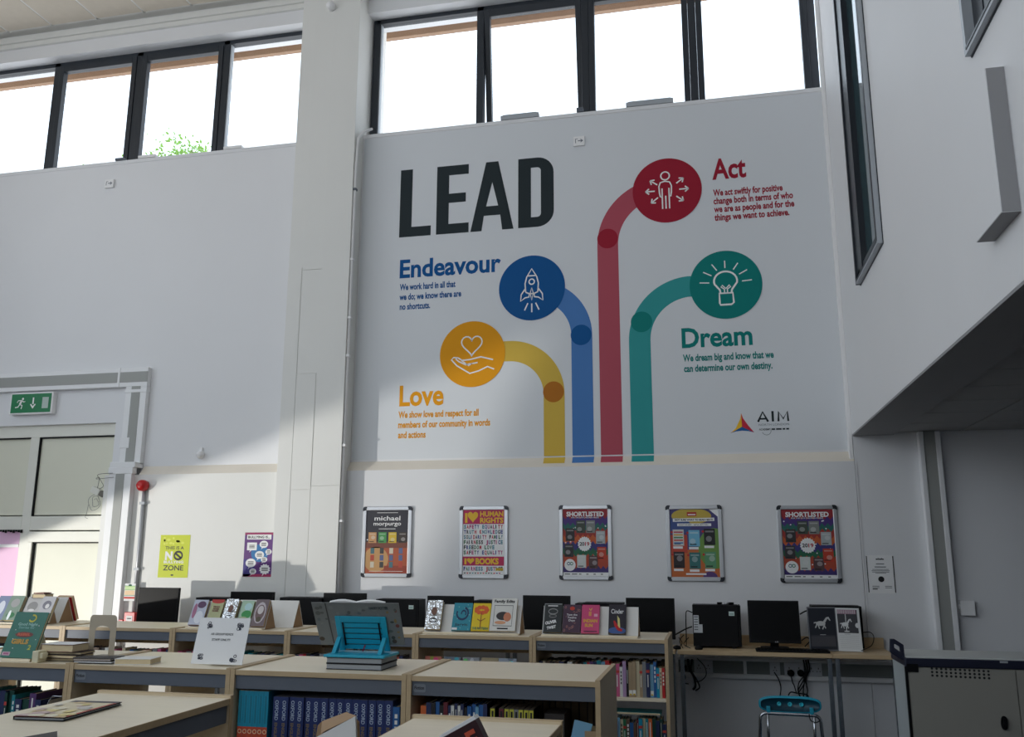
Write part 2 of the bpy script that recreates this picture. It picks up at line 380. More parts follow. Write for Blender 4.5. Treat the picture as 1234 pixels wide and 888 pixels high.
# ================================================================ MURAL
def MK(rgb, s=1.35): return mat('mural_%02x%02x%02x' % tuple(rgb), rgb, .6, var=.015, k=s, spec=.2)
mu = thing('wall_mural', 'large printed wall mural reading LEAD with four coloured ribbons ending in circles', 'mural', (-1.0, YW, 2.285))
Y0 = YW-.002
p = MB(wallM(YW)); p.box(-3.12, 1.05, 2.29, 5.37, 0, .0018, MURAL); p.build('vinyl_panel', mu)
M0 = wallM(YW-.0022)
DK = MK((38, 48, 52), 1.0); BL = MK((0, 72, 128)); BLT = MK((58, 98, 148), 1.7); RD = MK((136, 22, 42)); RDT = MK((140, 62, 74), 1.7); YE = MK((206, 140, 14), 1.25); YET = MK((178, 150, 62), 1.5); YED = MK((150, 92, 24), 1.5)
TE = MK((0, 104, 100), 1.5); TET = MK((40, 124, 124), 1.6); WI = mat('mural_white', (238, 240, 240), .6)
# LEAD, drawn as condensed block letters
b, t_, h = 4.345, 5.012, 0
def letter(pts, holes=None):
    q = MB(M0); q.poly(pts, DK); q.build('letter', mu)
sw = .118
letter([(-2.742, b), (-2.742, t_), (-2.742+sw, t_), (-2.742+sw, b+.095), (-2.436, b+.095), (-2.436, b)])
letter([(-2.385, b), (-2.385, t_), (-2.08, t_), (-2.08, t_-.095), (-2.385+sw, t_-.095), (-2.385+sw, b+.39), (-2.105, b+.39), (-2.105, b+.30), (-2.385+sw, b+.30), (-2.385+sw, b+.095), (-2.075, b+.095), (-2.075, b)])
q = MB(M0)
ax0, ax1, am = -2.058, -1.655, -1.857
q.poly([(ax0, b), (am-.058, t_), (am+.002, t_), (am+.002, t_-.20), (am-.055, b+.235), (am+.002, b+.235), (am+.002, b+.145), (am-.075, b+.145), (ax0+.105, b)], DK)
q.poly([(ax1-.105, b), (am+.078, b+.145), (am+.002, b+.145), (am+.002, b+.235), (am+.058, b+.235), (am+.002, t_-.20), (am+.002, t_), (am+.058, t_), (ax1, b)], DK)
q.build('letter', mu)
q = MB(M0); dx0, dx1 = -1.612, -1.285; rr = .13
def arc(cx, cy, rx, ry, a, c, n=8): return [(cx+rx*math.cos(R(a+(c-a)*i/n)), cy+ry*math.sin(R(a+(c-a)*i/n))) for i in range(n+1)]
outer = [(dx0, b)] + arc(dx1-.15, b+.15, .15, .15, -90, 0) + arc(dx1-.15, t_-.15, .15, .15, 0, 90) + [(dx0, t_)]
inner = [(dx0+sw, b+.095)] + arc(dx1-sw-.035, b+.13, .035, .035, -90, 0) + arc(dx1-sw-.035, t_-.13, .035, .035, 0, 90) + [(dx0+sw, t_-.095)]
n_ = len(outer); q.add([(x, y, .001) for x, y in outer+inner], [(i, (i+1) % n_, n_+(i+1) % n_, n_+i) for i in range(n_)], DK); q.build('letter', mu)
def head(txt, u, v, wd, hh, mt):
    q = MB(M0); q.text(txt, u, v, hh, mt, width=wd, bold=.028); q.build('heading', mu)
def para(lines, mt, hh=.060):
    for s_, u, v, wd in lines: q = MB(M0); q.text(s_, u, v, hh, mt, width=wd, bold=.03); q.build('text_line', mu)
head('Endeavour', -2.725, 3.955, .955, .175, BL); head('Love', -2.692, 2.765, .41, .185, YE); head('Act', .107, 4.655, .285, .19, RD); head('Dream', -.205, 3.175, .575, .17, TE)
para([('We work hard in all that', -2.72, 3.835, .53), ('we do; we know there are', -2.72, 3.742, .585), ('no shortcuts.', -2.715, 3.65, .29)], BL)
para([('We show love and respect for all', -2.697, 2.655, .735), ('members of our community in words', -2.697, 2.565, .84), ('and actions', -2.695, 2.475, .255)], YE)
para([('We act swiftly for positive', .108, 4.500, .575), ('change both in terms of who', .108, 4.425, .655), ('we are as people and for the', .109, 4.35, .66), ('things we want to achieve.', .11, 4.275, .615)], RD)
para([('We dream big and know that we', -.20, 3.055, .73), ('can determine our own destiny.', -.195, 2.965, .71)], TE)
def ribbon(xc, zt, cc, r, a1, mt, tail, wd=.182):
    pts = [(xc, 2.287), (xc, zt)]
    sgn = 1 if cc[0] > xc else -1
    for i in range(1, 25):
        a = R(180-a1*i/24) if sgn > 0 else R(a1*i/24)
        pts.append((cc[0]+r*math.cos(a), cc[1]+r*math.sin(a)))
    pts += tail
    q = MB(M0); q.stroke(pts, wd, mt)
    q2 = MB(); x0, x1 = xc-wd/2, xc+wd/2; yy = lambda z: YL + (z-2.19)/.095*(YW+.01-YL) - .002
    q2.add([(x0, yy(2.222), 2.222), (x1, yy(2.222), 2.222), (x1, yy(2.287), 2.287), (x0, yy(2.287), 2.287)], [(0, 1, 2, 3)], mt)
    o = q.build('ribbon', mu); q2.build('ribbon_foot', o)
ribbon(-.81, 4.12, (-.31, 4.12), .50, 82, RDT, [])
ribbon(-1.05, 3.33, (-1.47, 3.33), .42, 82, BLT, [])
ribbon(-1.295, 2.82, (-1.69, 2.82), .395, 90, YET, [(-1.85, 3.215)])
ribbon(-.555, 3.25, (-.10, 3.25), .455, 85, TET, [(.05, 3.70)])
def dots(u, v, mt): q = MB(M0); q.disc(u, v, .091, mt, .002); q.build('ribbon_dot', mu)
dots(-.81, 4.185, RD); dots(-1.055, 3.328, BL); dots(-1.30, 2.838, YED); dots(-.535, 3.415, TE)
def medal(u, v, mt, draw):
    q = MB(M0); q.disc(u, v, .298, mt, .003, 64); o = q.build('circle', mu)
    q = MB(M0 @ Matrix.Translation((u, v, 0))); draw(q); q.build('icon', o)
W_ = .012
def ic_person(q):
    q.ring(-.012, .135, .037, W_, WI, .004)
    q.stroke([(-.065, -.02), (-.068, .04), (-.055, .075), (-.015, .085), (.025, .075), (.04, .04), (.038, -.02), (.03, -.06)], W_, WI, .004)
    q.stroke([(-.065, -.02), (-.058, -.06)], W_, WI, .004)
    for x in (-.042, -.012, .018): q.stroke([(x, .02 if x != -.012 else -.05), (x, -.17)], W_, WI, .004)
    q.stroke([(-.055, -.06), (-.042, -.06)], W_, WI, .004)
    for a in (35, 0, -38, 145, 180, 218):
        c, s_ = math.cos(R(a)), math.sin(R(a)); e = .185 if a in (0, 180) else .175; st = .105 if a in (0, 180) else .10
        q.stroke([(c*st, s_*st*1.0), (c*e, s_*e)], W_, WI, .004)
        for d in (140, -140):
            q.stroke([(c*e, s_*e), (c*e+.04*math.cos(R(a+d)), s_*e+.04*math.sin(R(a+d)))], W_, WI, .004)
def ic_rocket(q):
    q.stroke([(-.055, -.04), (-.06, .04), (-.045, .10), (0, .175), (.045, .10), (.06, .04), (.055, -.04)], W_, WI, .004)
    q.stroke([(-.04, .11), (.04, .11)], W_, WI, .004); q.ring(0, .055, .024, W_, WI, .004)
    q.stroke([(-.055, -.04), (-.02, -.055), (.02, -.055), (.055, -.04)], W_, WI, .004)
    for s_ in (-1, 1): q.stroke([(s_*.057, -.005), (s_*.095, -.06), (s_*.10, -.12), (s_*.06, -.09), (s_*.025, -.085), (s_*.022, -.06)], W_, WI, .004)
    q.stroke([(0, 0), (-.014, -.05), (0, -.115), (.014, -.05)], W_*.8, WI, .004, True)
    q.stroke([(0, -.145), (0, -.225)], W_, WI, .004)
    for s_ in (-1, 1): q.stroke([(s_*.035, -.14), (s_*.065, -.205)], W_, WI, .004)
def ic_hand(q):
    hp = []
    for i in range(33):
        t = 2*math.pi*i/32; hp.append((.0062*16*math.sin(t)**3*.95 - .005, .0062*(13*math.cos(t)-5*math.cos(2*t)-2*math.cos(3*t)-math.cos(4*t))+.085))
    q.stroke(hp[:-1], W_, WI, .004, True)
    q.stroke([(.19, -.06), (.08, -.03), (-.02, -.05), (-.09, -.055), (-.13, -.03), (-.15, -.04), (-.12, -.065), (-.06, -.095), (.05, -.08)], W_, WI, .004)
    q.stroke([(-.13, -.03), (-.17, -.025), (-.19, -.045), (-.14, -.10), (-.02, -.175), (.06, -.155), (.14, -.12), (.20, -.145)], W_, WI, .004)
    q.stroke([(-.10, -.055), (-.03, -.105), (.0, -.085)], W_*.8, WI, .004)
def ic_bulb(q):
    q.stroke([(-.045, -.07), (-.05, -.045), (-.085, 0)] + [(.095*math.cos(R(a)), .03+.085*math.sin(R(a))) for a in range(200, -21, -15)] + [(.05, -.045), (.045, -.07)], W_*1.3, WI, .004)
    q.stroke([(-.055, -.075), (.055, -.075), (.06, -.16), (.04, -.175), (-.05, -.175), (-.055, -.16)], W_*1.3, WI, .004, True)
    q.stroke([(-.012, -.075), (-.012, -.04), (-.04, -.02), (-.03, -.005), (0, -.035), (.03, -.005), (.04, -.02), (.012, -.04), (.012, -.075)], W_*.9, WI, .004)
    for a in (5, 33, 60, 90, 120, 147, 175):
        c, s_ = math.cos(R(a)), math.sin(R(a)); q.stroke([(c*.135, .01+s_*.135), (c*.215, .01+s_*.20)], W_*.8, WI, .004)
medal(-.283, 4.588, RD, ic_person); medal(-1.488, 3.78, BL, ic_rocket); medal(-2.025, 3.205, YE, ic_hand); medal(.176, 3.70, TE, ic_bulb)
q = MB(M0)
q.poly([(.248, 2.605), (.24, 2.56), (.20, 2.48), (.155, 2.441), (.25, 2.492)], MK((215, 165, 40)))
q.poly([(.248, 2.605), (.25, 2.492), (.344, 2.443), (.30, 2.50), (.262, 2.56)], MK((175, 40, 60)))
q.poly([(.25, 2.492), (.155, 2.441), (.20, 2.455), (.25, 2.46), (.30, 2.455), (.344, 2.443)], MK((30, 85, 140)))
q.stroke([(.378, 2.528), (.417, 2.608), (.456, 2.528)], .017, DK); q.stroke([(.395, 2.552), (.44, 2.552)], .014, DK); q.rect(.485, 2.528, .503, 2.613, DK); q.stroke([(.537, 2.528), (.541, 2.606), (.575, 2.548), (.609, 2.606), (.613, 2.528)], .016, DK)
q.text('NORTH LONDON', .382, 2.495, .018, MK((110, 118, 122)), width=.235, bold=.0)
q.text('ACADEMY', .382, 2.458, .016, DK, width=.09, bold=.02); q.ring(.44, 2.455, .035, .004, MK((110, 118, 122)), a0=200, a1=380)
x = .48
for wd in (.035, .05, .028, .03): q.rect(x, 2.459, x+wd-.008, 2.472, DK); x += wd
q.build('logo', mu)
# ================================================================ BALCONY WALL FITTINGS
def surround(name, y0, y1, z0, z1, p_, far=ANTHL):
    t = .028; f = MB(); xa, xb = XB-p_, XB+.12
    f.box(xa, xb, y0, y0+t, z0, z1, ANTHL); f.box(xa, xb, y1-t, y1, z0, z1, far); f.box(xa, xb, y0+t, y1-t, z0, z0+t, ANTHL); f.box(xa, xb, y0+t, y1-t, z1-t, z1, ANTHL)
    F = struct(f.build(name))
    e = MB()
    for a, b_ in ((y0-.004, y0+.006), ): e.box(XB-.006, XB+.002, a, b_, z0, z1, ANTH)
    e.box(xa-.003, xa+.004, y0+.01, y0+t+.012, z0+.02, z1, ANTH); e.box(xa-.003, xa+.004, y0+t, y1-t, z0+t-.012, z0+t, ANTH)
    e.box(XB-.006, XB+.002, y0, y1, z0-.005, z0+.003, ANTH)
    e.build('dark_bead', F)
    g = MB(); d = XB+.01 if far is ANTHL else XB-p_+.012
    g.box(d, d+.05, y1-t-.12, y1-t, z0+t, z1-t, ANTH); g.box(d-.01, d+.05, y1-t-.26, y1-t-.17, z0+t, z1-t, ANTH); g.box(d, d+.05, y0+t, y0+t+.05, z0+t, z1-t, ANTH); g.box(d, d+.05, y0+t, y1-t, z0+t, z0+t+.05, ANTH)
    fr = g.build('casement_frame', F)
    g = MB(); g.box(d+.03, d+.04, y0+t+.02, y1-t-.02, z0+t+.02, z1-t, DGLASS); g.build('pane', fr)
surround('window_3', *w5, .035, ANTH); surround('window_4', *w6, .028)
m = MB(); m.box(XB-.065, XB, 3.205, 3.515, 2.63, 3.18, WALL); m.box(XB-.062, XB-.002, 3.203, 3.206, 2.632, 3.178, SOFF); m.box(XB-.062, XB-.002, 3.206, 3.513, 2.6285, 2.631, SOFF)  # shade put into grey sheets on the near face and underside
tag(m.build('wall_box', bevel=.002), 'white boxed panel projecting from the balcony wall below the upper window', 'box')

# ================================================================ DOOR SCREEN (left)
xl, xr, zt = -7.62, -5.56, 2.66
YD = 7.47
f = MB()
def fbox(x0, x1, z0, z1, y0=YD-.03, y1=YD+.03, mt=CREAMF): f.box(x0, x1, y0, y1, z0, z1, mt)
xm = PX(40, 580, YD); zr1 = PZ(60, 622, YD); zr0 = PZ(60, 639, YD)
fbox(xl, xr, zt-.075, zt+.05); fbox(xm-.055, xm+.045, 0, zt-.075); fbox(xl, xm-.055, zr0, zr1); fbox(xm+.045, xr, zr0, zr1); fbox(xr-.012, xr+.01, 0, zt)
D1 = struct(f.build('door_1', bevel=.005))
def pane(x0, x1, z0, z1, mt, nm='panel'):
    p_ = MB(); p_.box(x0, x1, YD-.004, YD+.008, z0, z1, mt); return p_.build(nm, D1)
pane(xl+.01, xm-.06, zr1+.012, zt-.082, CREAM); pane(xm+.052, xr-.014, zr1+.012, zt-.082, CREAM); pane(xl+.01, xm-.06, .0, zr0-.01, PINK)
s_ = MB()   # dark strips painting shadow lines along the panels' top and left edges
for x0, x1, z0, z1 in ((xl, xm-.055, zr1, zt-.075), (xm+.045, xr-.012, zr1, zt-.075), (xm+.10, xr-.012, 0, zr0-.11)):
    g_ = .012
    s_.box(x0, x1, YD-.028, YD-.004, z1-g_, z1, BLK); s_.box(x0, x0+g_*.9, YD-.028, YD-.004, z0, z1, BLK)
s_.build('shadow_strip', D1)
lf = MB(); lf.box(xm+.048, xr-.014, YD-.045, YD+.01, zr0-.11, zr0-.012, CREAMF); lf.box(xm+.048, xm+.10, YD-.045, YD+.01, 0, zr0-.11, CREAMF); lf.build('leaf_frame', D1, bevel=.004)
pane(xm+.10, xr-.014, 0, zr0-.112, CREAM, 'door_panel')
tr_ = MB(); tr_.box(xl, xm-.06, YD-.03, YD-.005, zr0-.16, zr0-.13, WHT); tr_.build('glazing_bar', D1)
st = MB()
for i in range(9):
    x = PX(2+i*3.1, 638, YD-.035); st.box(x-.012, x+.006, YD-.045, YD-.035, zr0-.012-.006*(i % 3), zr0+.006, BLK)
st.build('torn_tape', D1)
rv = MB(); rv.box(xl-.05, xr+.02, YD+.1, YD+.12, 0, 2.75, CREAM); rv.build('backing', D1)
# ================================================================ TRUNKING, CONDUIT, SIGNS
def trunk_run(tr, pts, wd, y1, d=.05, lid=PVCG):
    pass
tr = thing('dado_trunking', 'white and grey cable trunking stepping over and down beside the door screen', 'trunking', (-5.4, YW, .9))
zc1, zc0 = PZ(177, 442, YW), PZ(150, 464, YW)
xo, xi = PX(177, 470, YW-.05), PX(151, 480, YW-.05)
def rail(x0, x1, z0, z1, yb, d=.055, lidf=.55, vert=False, nm='trunking_length', par=None):
    b_ = MB(); b_.box(x0, x1, yb-d, yb, z0, z1, PVC); o = b_.build(nm, par, bevel=.004)
    l_ = MB()
    if vert: c = (x0+x1)/2; w2 = (x1-x0)*lidf/2; l_.box(c-w2, c+w2, yb-d-.003, yb-d+.001, z0, z1, PVCG)
    else: c = (z0+z1)/2; w2 = (z1-z0)*lidf/2; l_.box(x0, x1, yb-d-.003, yb-d+.001, c-w2, c+w2, PVCG)
    l_.build('lid', o)
zb = PZ(60, 470, YW-.05); za = PZ(60, 448, YW-.05)
rail(-8.19, xo, zb, za, YW-.001, par=tr)
rail(xi, xo, PZ(165, 560, YW), zb, YW-.001, vert=True, lidf=.42, par=tr)
xlo, xhi = PX(138, 565, YL-.04), PX(166, 565, YL-.04)
xlo2, xhi2 = PX(126, 740, YL-.04), PX(150, 740, YL-.04)
rail(-5.47, -5.235, .5, PZ(150, 563, YL-.06), YL-.001, .06, vert=True, lidf=.38, par=tr)
zj = PZ(150, 563, YL-.06)
def cplb(*a): c_ = MB(); c_.box(*a); c_.build('coupler', tr, bevel=.003)
cplb(-5.48, -5.225, YL-.066, YL-.001, zj-.06, zj, PVC); cplb(xi-.004, xo+.004, YW-.062, YW-.001, zb-.06, zb-.03, PVC); cplb(-5.475, xo, YL-.06, YW-.001, zj, zj+.05, PVC)
xj = PX(148, 455, YW); cplb(xj-.012, xj+.012, YW-.062, YW-.001, zb-.002, za+.002, PVC)
xq = PX(155, 533, YW); zq = PZ(155, 533, YW-.05); cplb(xq-.05, xq+.05, YW-.064, YW-.001, zq-.055, zq+.045, PVC)
# exit sign
ex = thing('exit_sign', 'green emergency exit sign with running figure and down arrow above the door', 'sign', (-6.5, YW, 2.8))
x0, x1 = PX(13, 487, YW-.05), PX(64, 486, YW-.05); z0, z1 = PZ(38, 499, YW-.05), PZ(38, 473, YW-.05)
b_ = MB(); b_.box(x0, x1, YW-.06, YW, z0, z1, WHT); b_.build('housing', ex, bevel=.004)
g = MB(wallM(YW-.0605)); G = mat('sign_green', (16, 122, 74), .4); g.rect(x0+.015, z0+.014, x1-.015, z1-.014, G)
cx, cz, s = x0+.115, (z0+z1)/2, .058
g.disc(cx+.030, cz+.045, .012, WI, .002); g.stroke([(cx+.02, cz+.03), (cx-.0, cz-.01)], .022, WI, .002)
g.stroke([(cx+.02, cz+.03), (cx+.045, cz+.012), (cx+.058, cz+.02)], .009, WI, .002); g.stroke([(cx+.015, cz+.03), (cx-.02, cz+.028), (cx-.032, cz+.008)], .009, WI, .002)
g.stroke([(cx, cz-.01), (cx+.028, cz-.02), (cx+.02, cz-.055)], .011, WI, .002); g.stroke([(cx, cz-.01), (cx-.018, cz-.035), (cx-.05, cz-.04)], .011, WI, .002)
ax = x0+.265*1.0; g.rect(ax-.008, cz-.01, ax+.008, cz+.055, WI, .002); g.poly([(ax-.034, cz-.012), (ax, cz-.056), (ax+.034, cz-.012), (ax+.02, cz-.008), (ax, cz-.032), (ax-.02, cz-.008)], WI, .002)
g.rect(x1-.115, cz-.055, x1-.045, cz+.055, mat('sign_pale', (180, 196, 190), .5), .002); g.build('face', ex)
# fire alarm beacon on conduit
bx, bz = PX(172, 585, YL-.04), PZ(172, 585, YL-.04)
al = thing('alarm_sounder', 'red fire alarm sounder on top of a grey conduit beside the trunking', 'alarm', (bx, YL, .8))
q = MB(Matrix.Translation((bx, YL-.05, bz)) @ Matrix.Rotation(R(90), 4, 'X')); q.lathe([(.03, -.045), (.048, -.04), (.052, -.01), (.05, .015), (.036, .038), (.014, .044)], REDP, 20); q.build('sounder', al)
q = MB(); q.tube([(bx+.005, YL-.018, bz-.03), (bx+.005, YL-.018, .8)], .017, mat('grey_conduit', (176, 178, 182), .4, metal=.4), 10); q.build('conduit', al)
for z in (bz-.16, bz-.75): q = MB(); q.box(bx-.02, bx+.03, YL-.04, YL, z-.012, z+.012, ANTHL); q.build('clip', al)
# motion sensor
sxx, szz = PX(241, 548, YW-.03), PZ(241, 548, YW-.03)
q = MB(Matrix.Translation((sxx, YW-.03, szz)) @ Matrix.Rotation(R(90), 4, 'X')); q.lathe([(.022, -.03), (.034, -.02), (.036, .0), (.03, .02), (.012, .032)], WHT, 16); q.M = Matrix(); q.box(sxx-.016, sxx+.012, YW-.02, YW, szz, szz+.07, WHT)
tag(q.build('motion_sensor', bevel=.002), 'small white motion sensor above the ledge on the left wall', 'sensor')
# junction box with loose wires
jx, jz = PX(123, 593, YD-.06), PZ(123, 593, YD-.06)
jb = thing('junction_box', 'small cream junction box with loose curling wires hanging by the door frame', 'junction box', (jx, YW, jz-.05))
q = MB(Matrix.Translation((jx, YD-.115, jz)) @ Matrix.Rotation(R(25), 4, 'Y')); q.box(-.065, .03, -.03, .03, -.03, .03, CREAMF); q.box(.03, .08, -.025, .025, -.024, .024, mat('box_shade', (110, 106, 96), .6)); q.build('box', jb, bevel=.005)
q = MB()
GW = mat('grey_wire', (96, 96, 92), .5)
def curl(c, r, n=30, t=1.0, ph=0, dz=0): return [(c[0]+r*math.cos(ph+i*2*math.pi*t/n), c[1]+.01*math.sin(i*.7), c[2]+r*1.25*math.sin(ph+i*2*math.pi*t/n)+dz*i/n) for i in range(n+1)]
def smooth(P):
    P = [Vector(p) for p in P]; out = []
    for i in range(len(P)-1):
        p0 = P[max(0, i-1)]; p1 = P[i]; p2 = P[i+1]; p3 = P[min(len(P)-1, i+2)]
        out += [.5*((2*p1)+(-p0+p2)*t+(2*p0-5*p1+4*p2-p3)*t*t+(-p0+3*p1-3*p2+p3)*t**3) for t in (0, .17, .33, .5, .67, .83)]
    return out+[P[-1]]
q.tube(smooth([(PX(136, 570, YL-.08), YL-.08, PZ(136, 570, YL-.08)), (jx+.06, YL-.08, jz+.15), (jx+.03, YD-.13, jz+.10), (jx+.06, YD-.13, jz+.05), (jx+.01, YD-.13, jz+.02)]), .0025, GW, 6)
q.tube(smooth([(PX(137, 575, YL-.08), YL-.08, PZ(137, 575, YL-.08)), (jx+.05, YL-.08, jz+.11), (jx+.01, YD-.13, jz+.13), (jx+.0, YD-.13, jz+.03)]), .0025, GW, 6)
q.tube(curl((jx-.02, YD-.13, jz-.10), .06, ph=1.2, t=1.1), .0018, GW, 5); q.tube(curl((jx-.01, YD-.13, jz-.08), .035, ph=.3, t=1.3, dz=-.03), .0018, GW, 5)
q.tube(smooth([(jx-.08, YD-.13, jz-.12), (jx-.09, YD-.13, jz-.2), (jx-.10, YD-.13, jz-.235), (jx-.07, YD-.13, jz-.25)]), .0018, GW, 5)
q.build('loose_wire', jb)
# little plates high on the wall
for px_, py_, lab in ((133, 222, 'small square white call plate high on the left wall'), (698, 171, 'small square plate with arrow marks above the mural by the window sill')):
    x, z = PX(px_, py_, YW), PZ(px_, py_, YW)
    q = MB(); q.box(x-.05, x+.05, YW-.022, YW, z-.045, z+.045, WHT); q.M = wallM(YW-.0225); q.stroke([(x-.03, z-.02), (x-.03, z+.02), (x-.01, z+.02)], .006, FASC); q.stroke([(x-.01, z), (x+.035, z)], .008, FASC); q.stroke([(x+.015, z+.015), (x+.035, z), (x+.015, z-.015)], .007, FASC)
    tag(q.build('wall_plate', bevel=.002), lab, 'switch plate')
# conduit down the column edge
q = MB(); xc = cx1+.012
q.tube([(xc+.10, YW-.06, 5.44), (xc+.03, YW-.1, 5.40), (xc+.008, cy+.03, 5.30), (xc, cy+.02, 5.0), (xc, cy+.02, 0)], .013, WHT, 8)
cd = thing('column_conduit', 'thin white cable conduit running down the right edge of the column', 'conduit', (xc, cy+.02, 0)); q.build('conduit', cd)
for z in (4.78, 4.1, 3.55, 3.2, 2.4, 1.75): q = MB(); q.box(cx1, xc+.018, cy, cy+.04, z-.01, z+.01, FASC if z in (4.78,) else WHT); q.build('clip', cd)
# camera lens box at the top of the column
x, z = PX(398, 6, cy-.05), PZ(398, 6, cy-.05)
q = MB(Matrix.Translation((x, cy-.03, z)) @ Matrix.Rotation(R(90), 4, 'X')); q.lathe([(.04, -.03), (.045, .0), (.04, .03), (.015, .05)], WHT, 16); tag(q.build('dome_sensor'), 'small white dome fitting near the top of the column', 'sensor')
# paper notices
def wallpic(name, x0, x1, z0, z1, Y, draw, label, cat='poster', bg=PAPER, t=.002):
    r = thing(name, label, cat, ((x0+x1)/2, Y, z0))
    q = MB(wallM(Y)); q.box(x0, x1, z0, z1, 0, t, bg); q.build('sheet', r)
    q = MB(wallM(Y-t) @ Matrix.Translation((x0, z0, 0)) @ Matrix.Diagonal((x1-x0, z1-z0, 1, 1))); q.clip = True; draw(q); q.build('print', r); return r
LIME = cm((196, 206, 30)); BK = cm((22, 22, 24))
def d_nobully(q):
    q.rect(.0, .0, 1, 1, LIME, .0004)
    for i in range(14): q.disc(random.uniform(.1, .9), random.uniform(.78, .95), random.uniform(.03, .07), cm((214, 222, 80)), .0007, 10, .03)
    q.text('THIS IS A', .5, .66, .075, BK, width=.62, align='C'); q.text('N', .2, .42, .19, PAPER, width=.25, bold=.05)
    q.ring(.64, .515, .13, .05, BK, ry=.09); q.stroke([(.55, .56), (.73, .46)], .05, BK)
    q.text('BULLYING', .5, .335, .06, PAPER, width=.66, align='C', bold=.03); q.text('ZONE', .5, .17, .12, BK, width=.68, align='C', bold=.02); q.disc(.48, .06, .05, BK, ry=.018)
wallpic('anti_bullying_poster', PX(192, 670, YL), PX(228, 670, YL), PZ(210, 696, YL), PZ(210, 644.5, YL), YL, d_nobully, 'lime green THIS IS A NO BULLYING ZONE poster on the white wall')
def d_bullyis(q):
    q.rect(0, 0, 1, 1, cm((92, 44, 120)), .0004); q.rect(0, 0, 1, .06, cm((170, 40, 90)), .0006); q.rect(0, .94, 1, 1, cm((150, 40, 90)), .0006)
    q.disc(.55, .53, .3, cm((24, 110, 170)), .0006, 20, .2); q.disc(.1, .2, .3, cm((60, 50, 130)), .0006, 20, .2)
    q.rect(.08, .84, .93, .95, PAPER, .001); q.text('BULLYING IS...', .12, .868, .055, BK, .0015, width=.77, bold=.03)
    for u, v, r_, s_ in ((.27, .68, .17, 1), (.68, .73, .15, 1), (.86, .56, .11, 0), (.55, .49, .16, 1), (.72, .385, .11, 1), (.26, .31, .18, 1), (.35, .12, .12, 0), (.76, .17, .2, 0)):
        if u < .3 and v > .6: q.rect(u-r_, v-.085, u+r_, v+.09, PAPER, .001)
        elif u == .76: q.poly([(u+r_*(1 if i % 2 else .8)*math.cos(i*math.pi/12), v+.62*r_*(1 if i % 2 else .8)*math.sin(i*math.pi/12)) for i in range(24)], PAPER, .001)
        else: q.disc(u, v, r_, PAPER, .001, 20, r_*.55)
        for k in (-1, 0, 1): q.rect(u-r_*.55, v+k*.028-.007, u+r_*.55, v+k*.028+.007, BK, .0015)
        q.poly([(u-.05, v-r_*.4), (u-.09, v-r_*.8), (u+.0, v-r_*.45)], PAPER, .0012)
wallpic('bullying_poster', PX(294, 668, YL), PX(328.5, 668, YL), PZ(310, 695, YL), PZ(310, 641.5, YL), YL, d_bullyis, 'purple BULLYING IS poster with white speech bubbles beside the column')
YR = YL+.005
def d_safe(q):
    q.rect(0, .02, .035, .98, BK, .001); q.rect(.965, .02, 1, .98, BK, .001)
    q.text('eSafe', .5, .88, .045, BK, width=.30, align='C', bold=.04)
    for v, wd in ((.76, .3), (.68, .42), (.62, .6), (.585, .66), (.55, .62), (.52, .4)): q.rect(.5-wd/2, v, .5+wd/2, v+.013 if v < .65 else v+.022, cm((90, 92, 96)))
    q.disc(.5, .37, .11, BK, ry=.075)
    for u in (.16, .62): 
        for v in (.18, .14): q.rect(u, v, u+.25, v+.014, cm((90, 92, 96)))
    q.rect(.16, .10, .34, .125, BK)
wallpic('safety_notice', PX(1045, 692, YR), PX(1078, 692, YR), PZ(1062, 715, YR), PZ(1062, 669, YR), YR, d_safe, 'white eSafe notice with round black seal under the balcony', 'notice')
def d_fire(q):
    for v, c_ in ((.84, (90, 170, 90)), (.62, (120, 180, 110)), (.30, (60, 130, 70))): q.rect(.0, v, 1, v+.03, cm(c_))
    q.rect(.04, .64, .96, .84, cm((196, 222, 160)), .0008); q.rect(.04, .34, .96, .6, cm((232, 200, 160)), .0008); q.rect(0, .12, 1, .24, cm((190, 50, 40))); q.disc(.5, .9, .16, cm((20, 100, 60)), ry=.06)
wallpic('fire_notice', PX(150, 714, YL-.063), PX(163, 714, YL-.063), PZ(155, 724, YL-.063), PZ(155, 703, YL-.063), YL-.064, d_fire, 'green and red fire action notice stuck on the trunking', 'notice')
# call point
x, z = PX(160, 745, YL-.06), PZ(160, 745, YL-.06)
cp_ = thing('fire_call_point', 'red break glass fire call point at the foot of the trunking', 'call point', (x, YL-.06, z-.06))
q = MB(); q.box(x-.055, x+.05, YL-.11, YL-.064, z-.05, z+.055, REDP); q.build('housing', cp_, bevel=.004)
q = MB(wallM(YL-.111)); q.rect(x-.03, z-.02, x+.03, z+.025, PAPER); q.rect(x-.02, z-.003, x+.02, z+.006, BK, .0015); q.build('glass_label', cp_)
q = MB(); q.box(x-.115, x-.07, YL-.10, YL-.064, z-.055, z-.01, REDP); q.build('key_switch', cp_, bevel=.004)
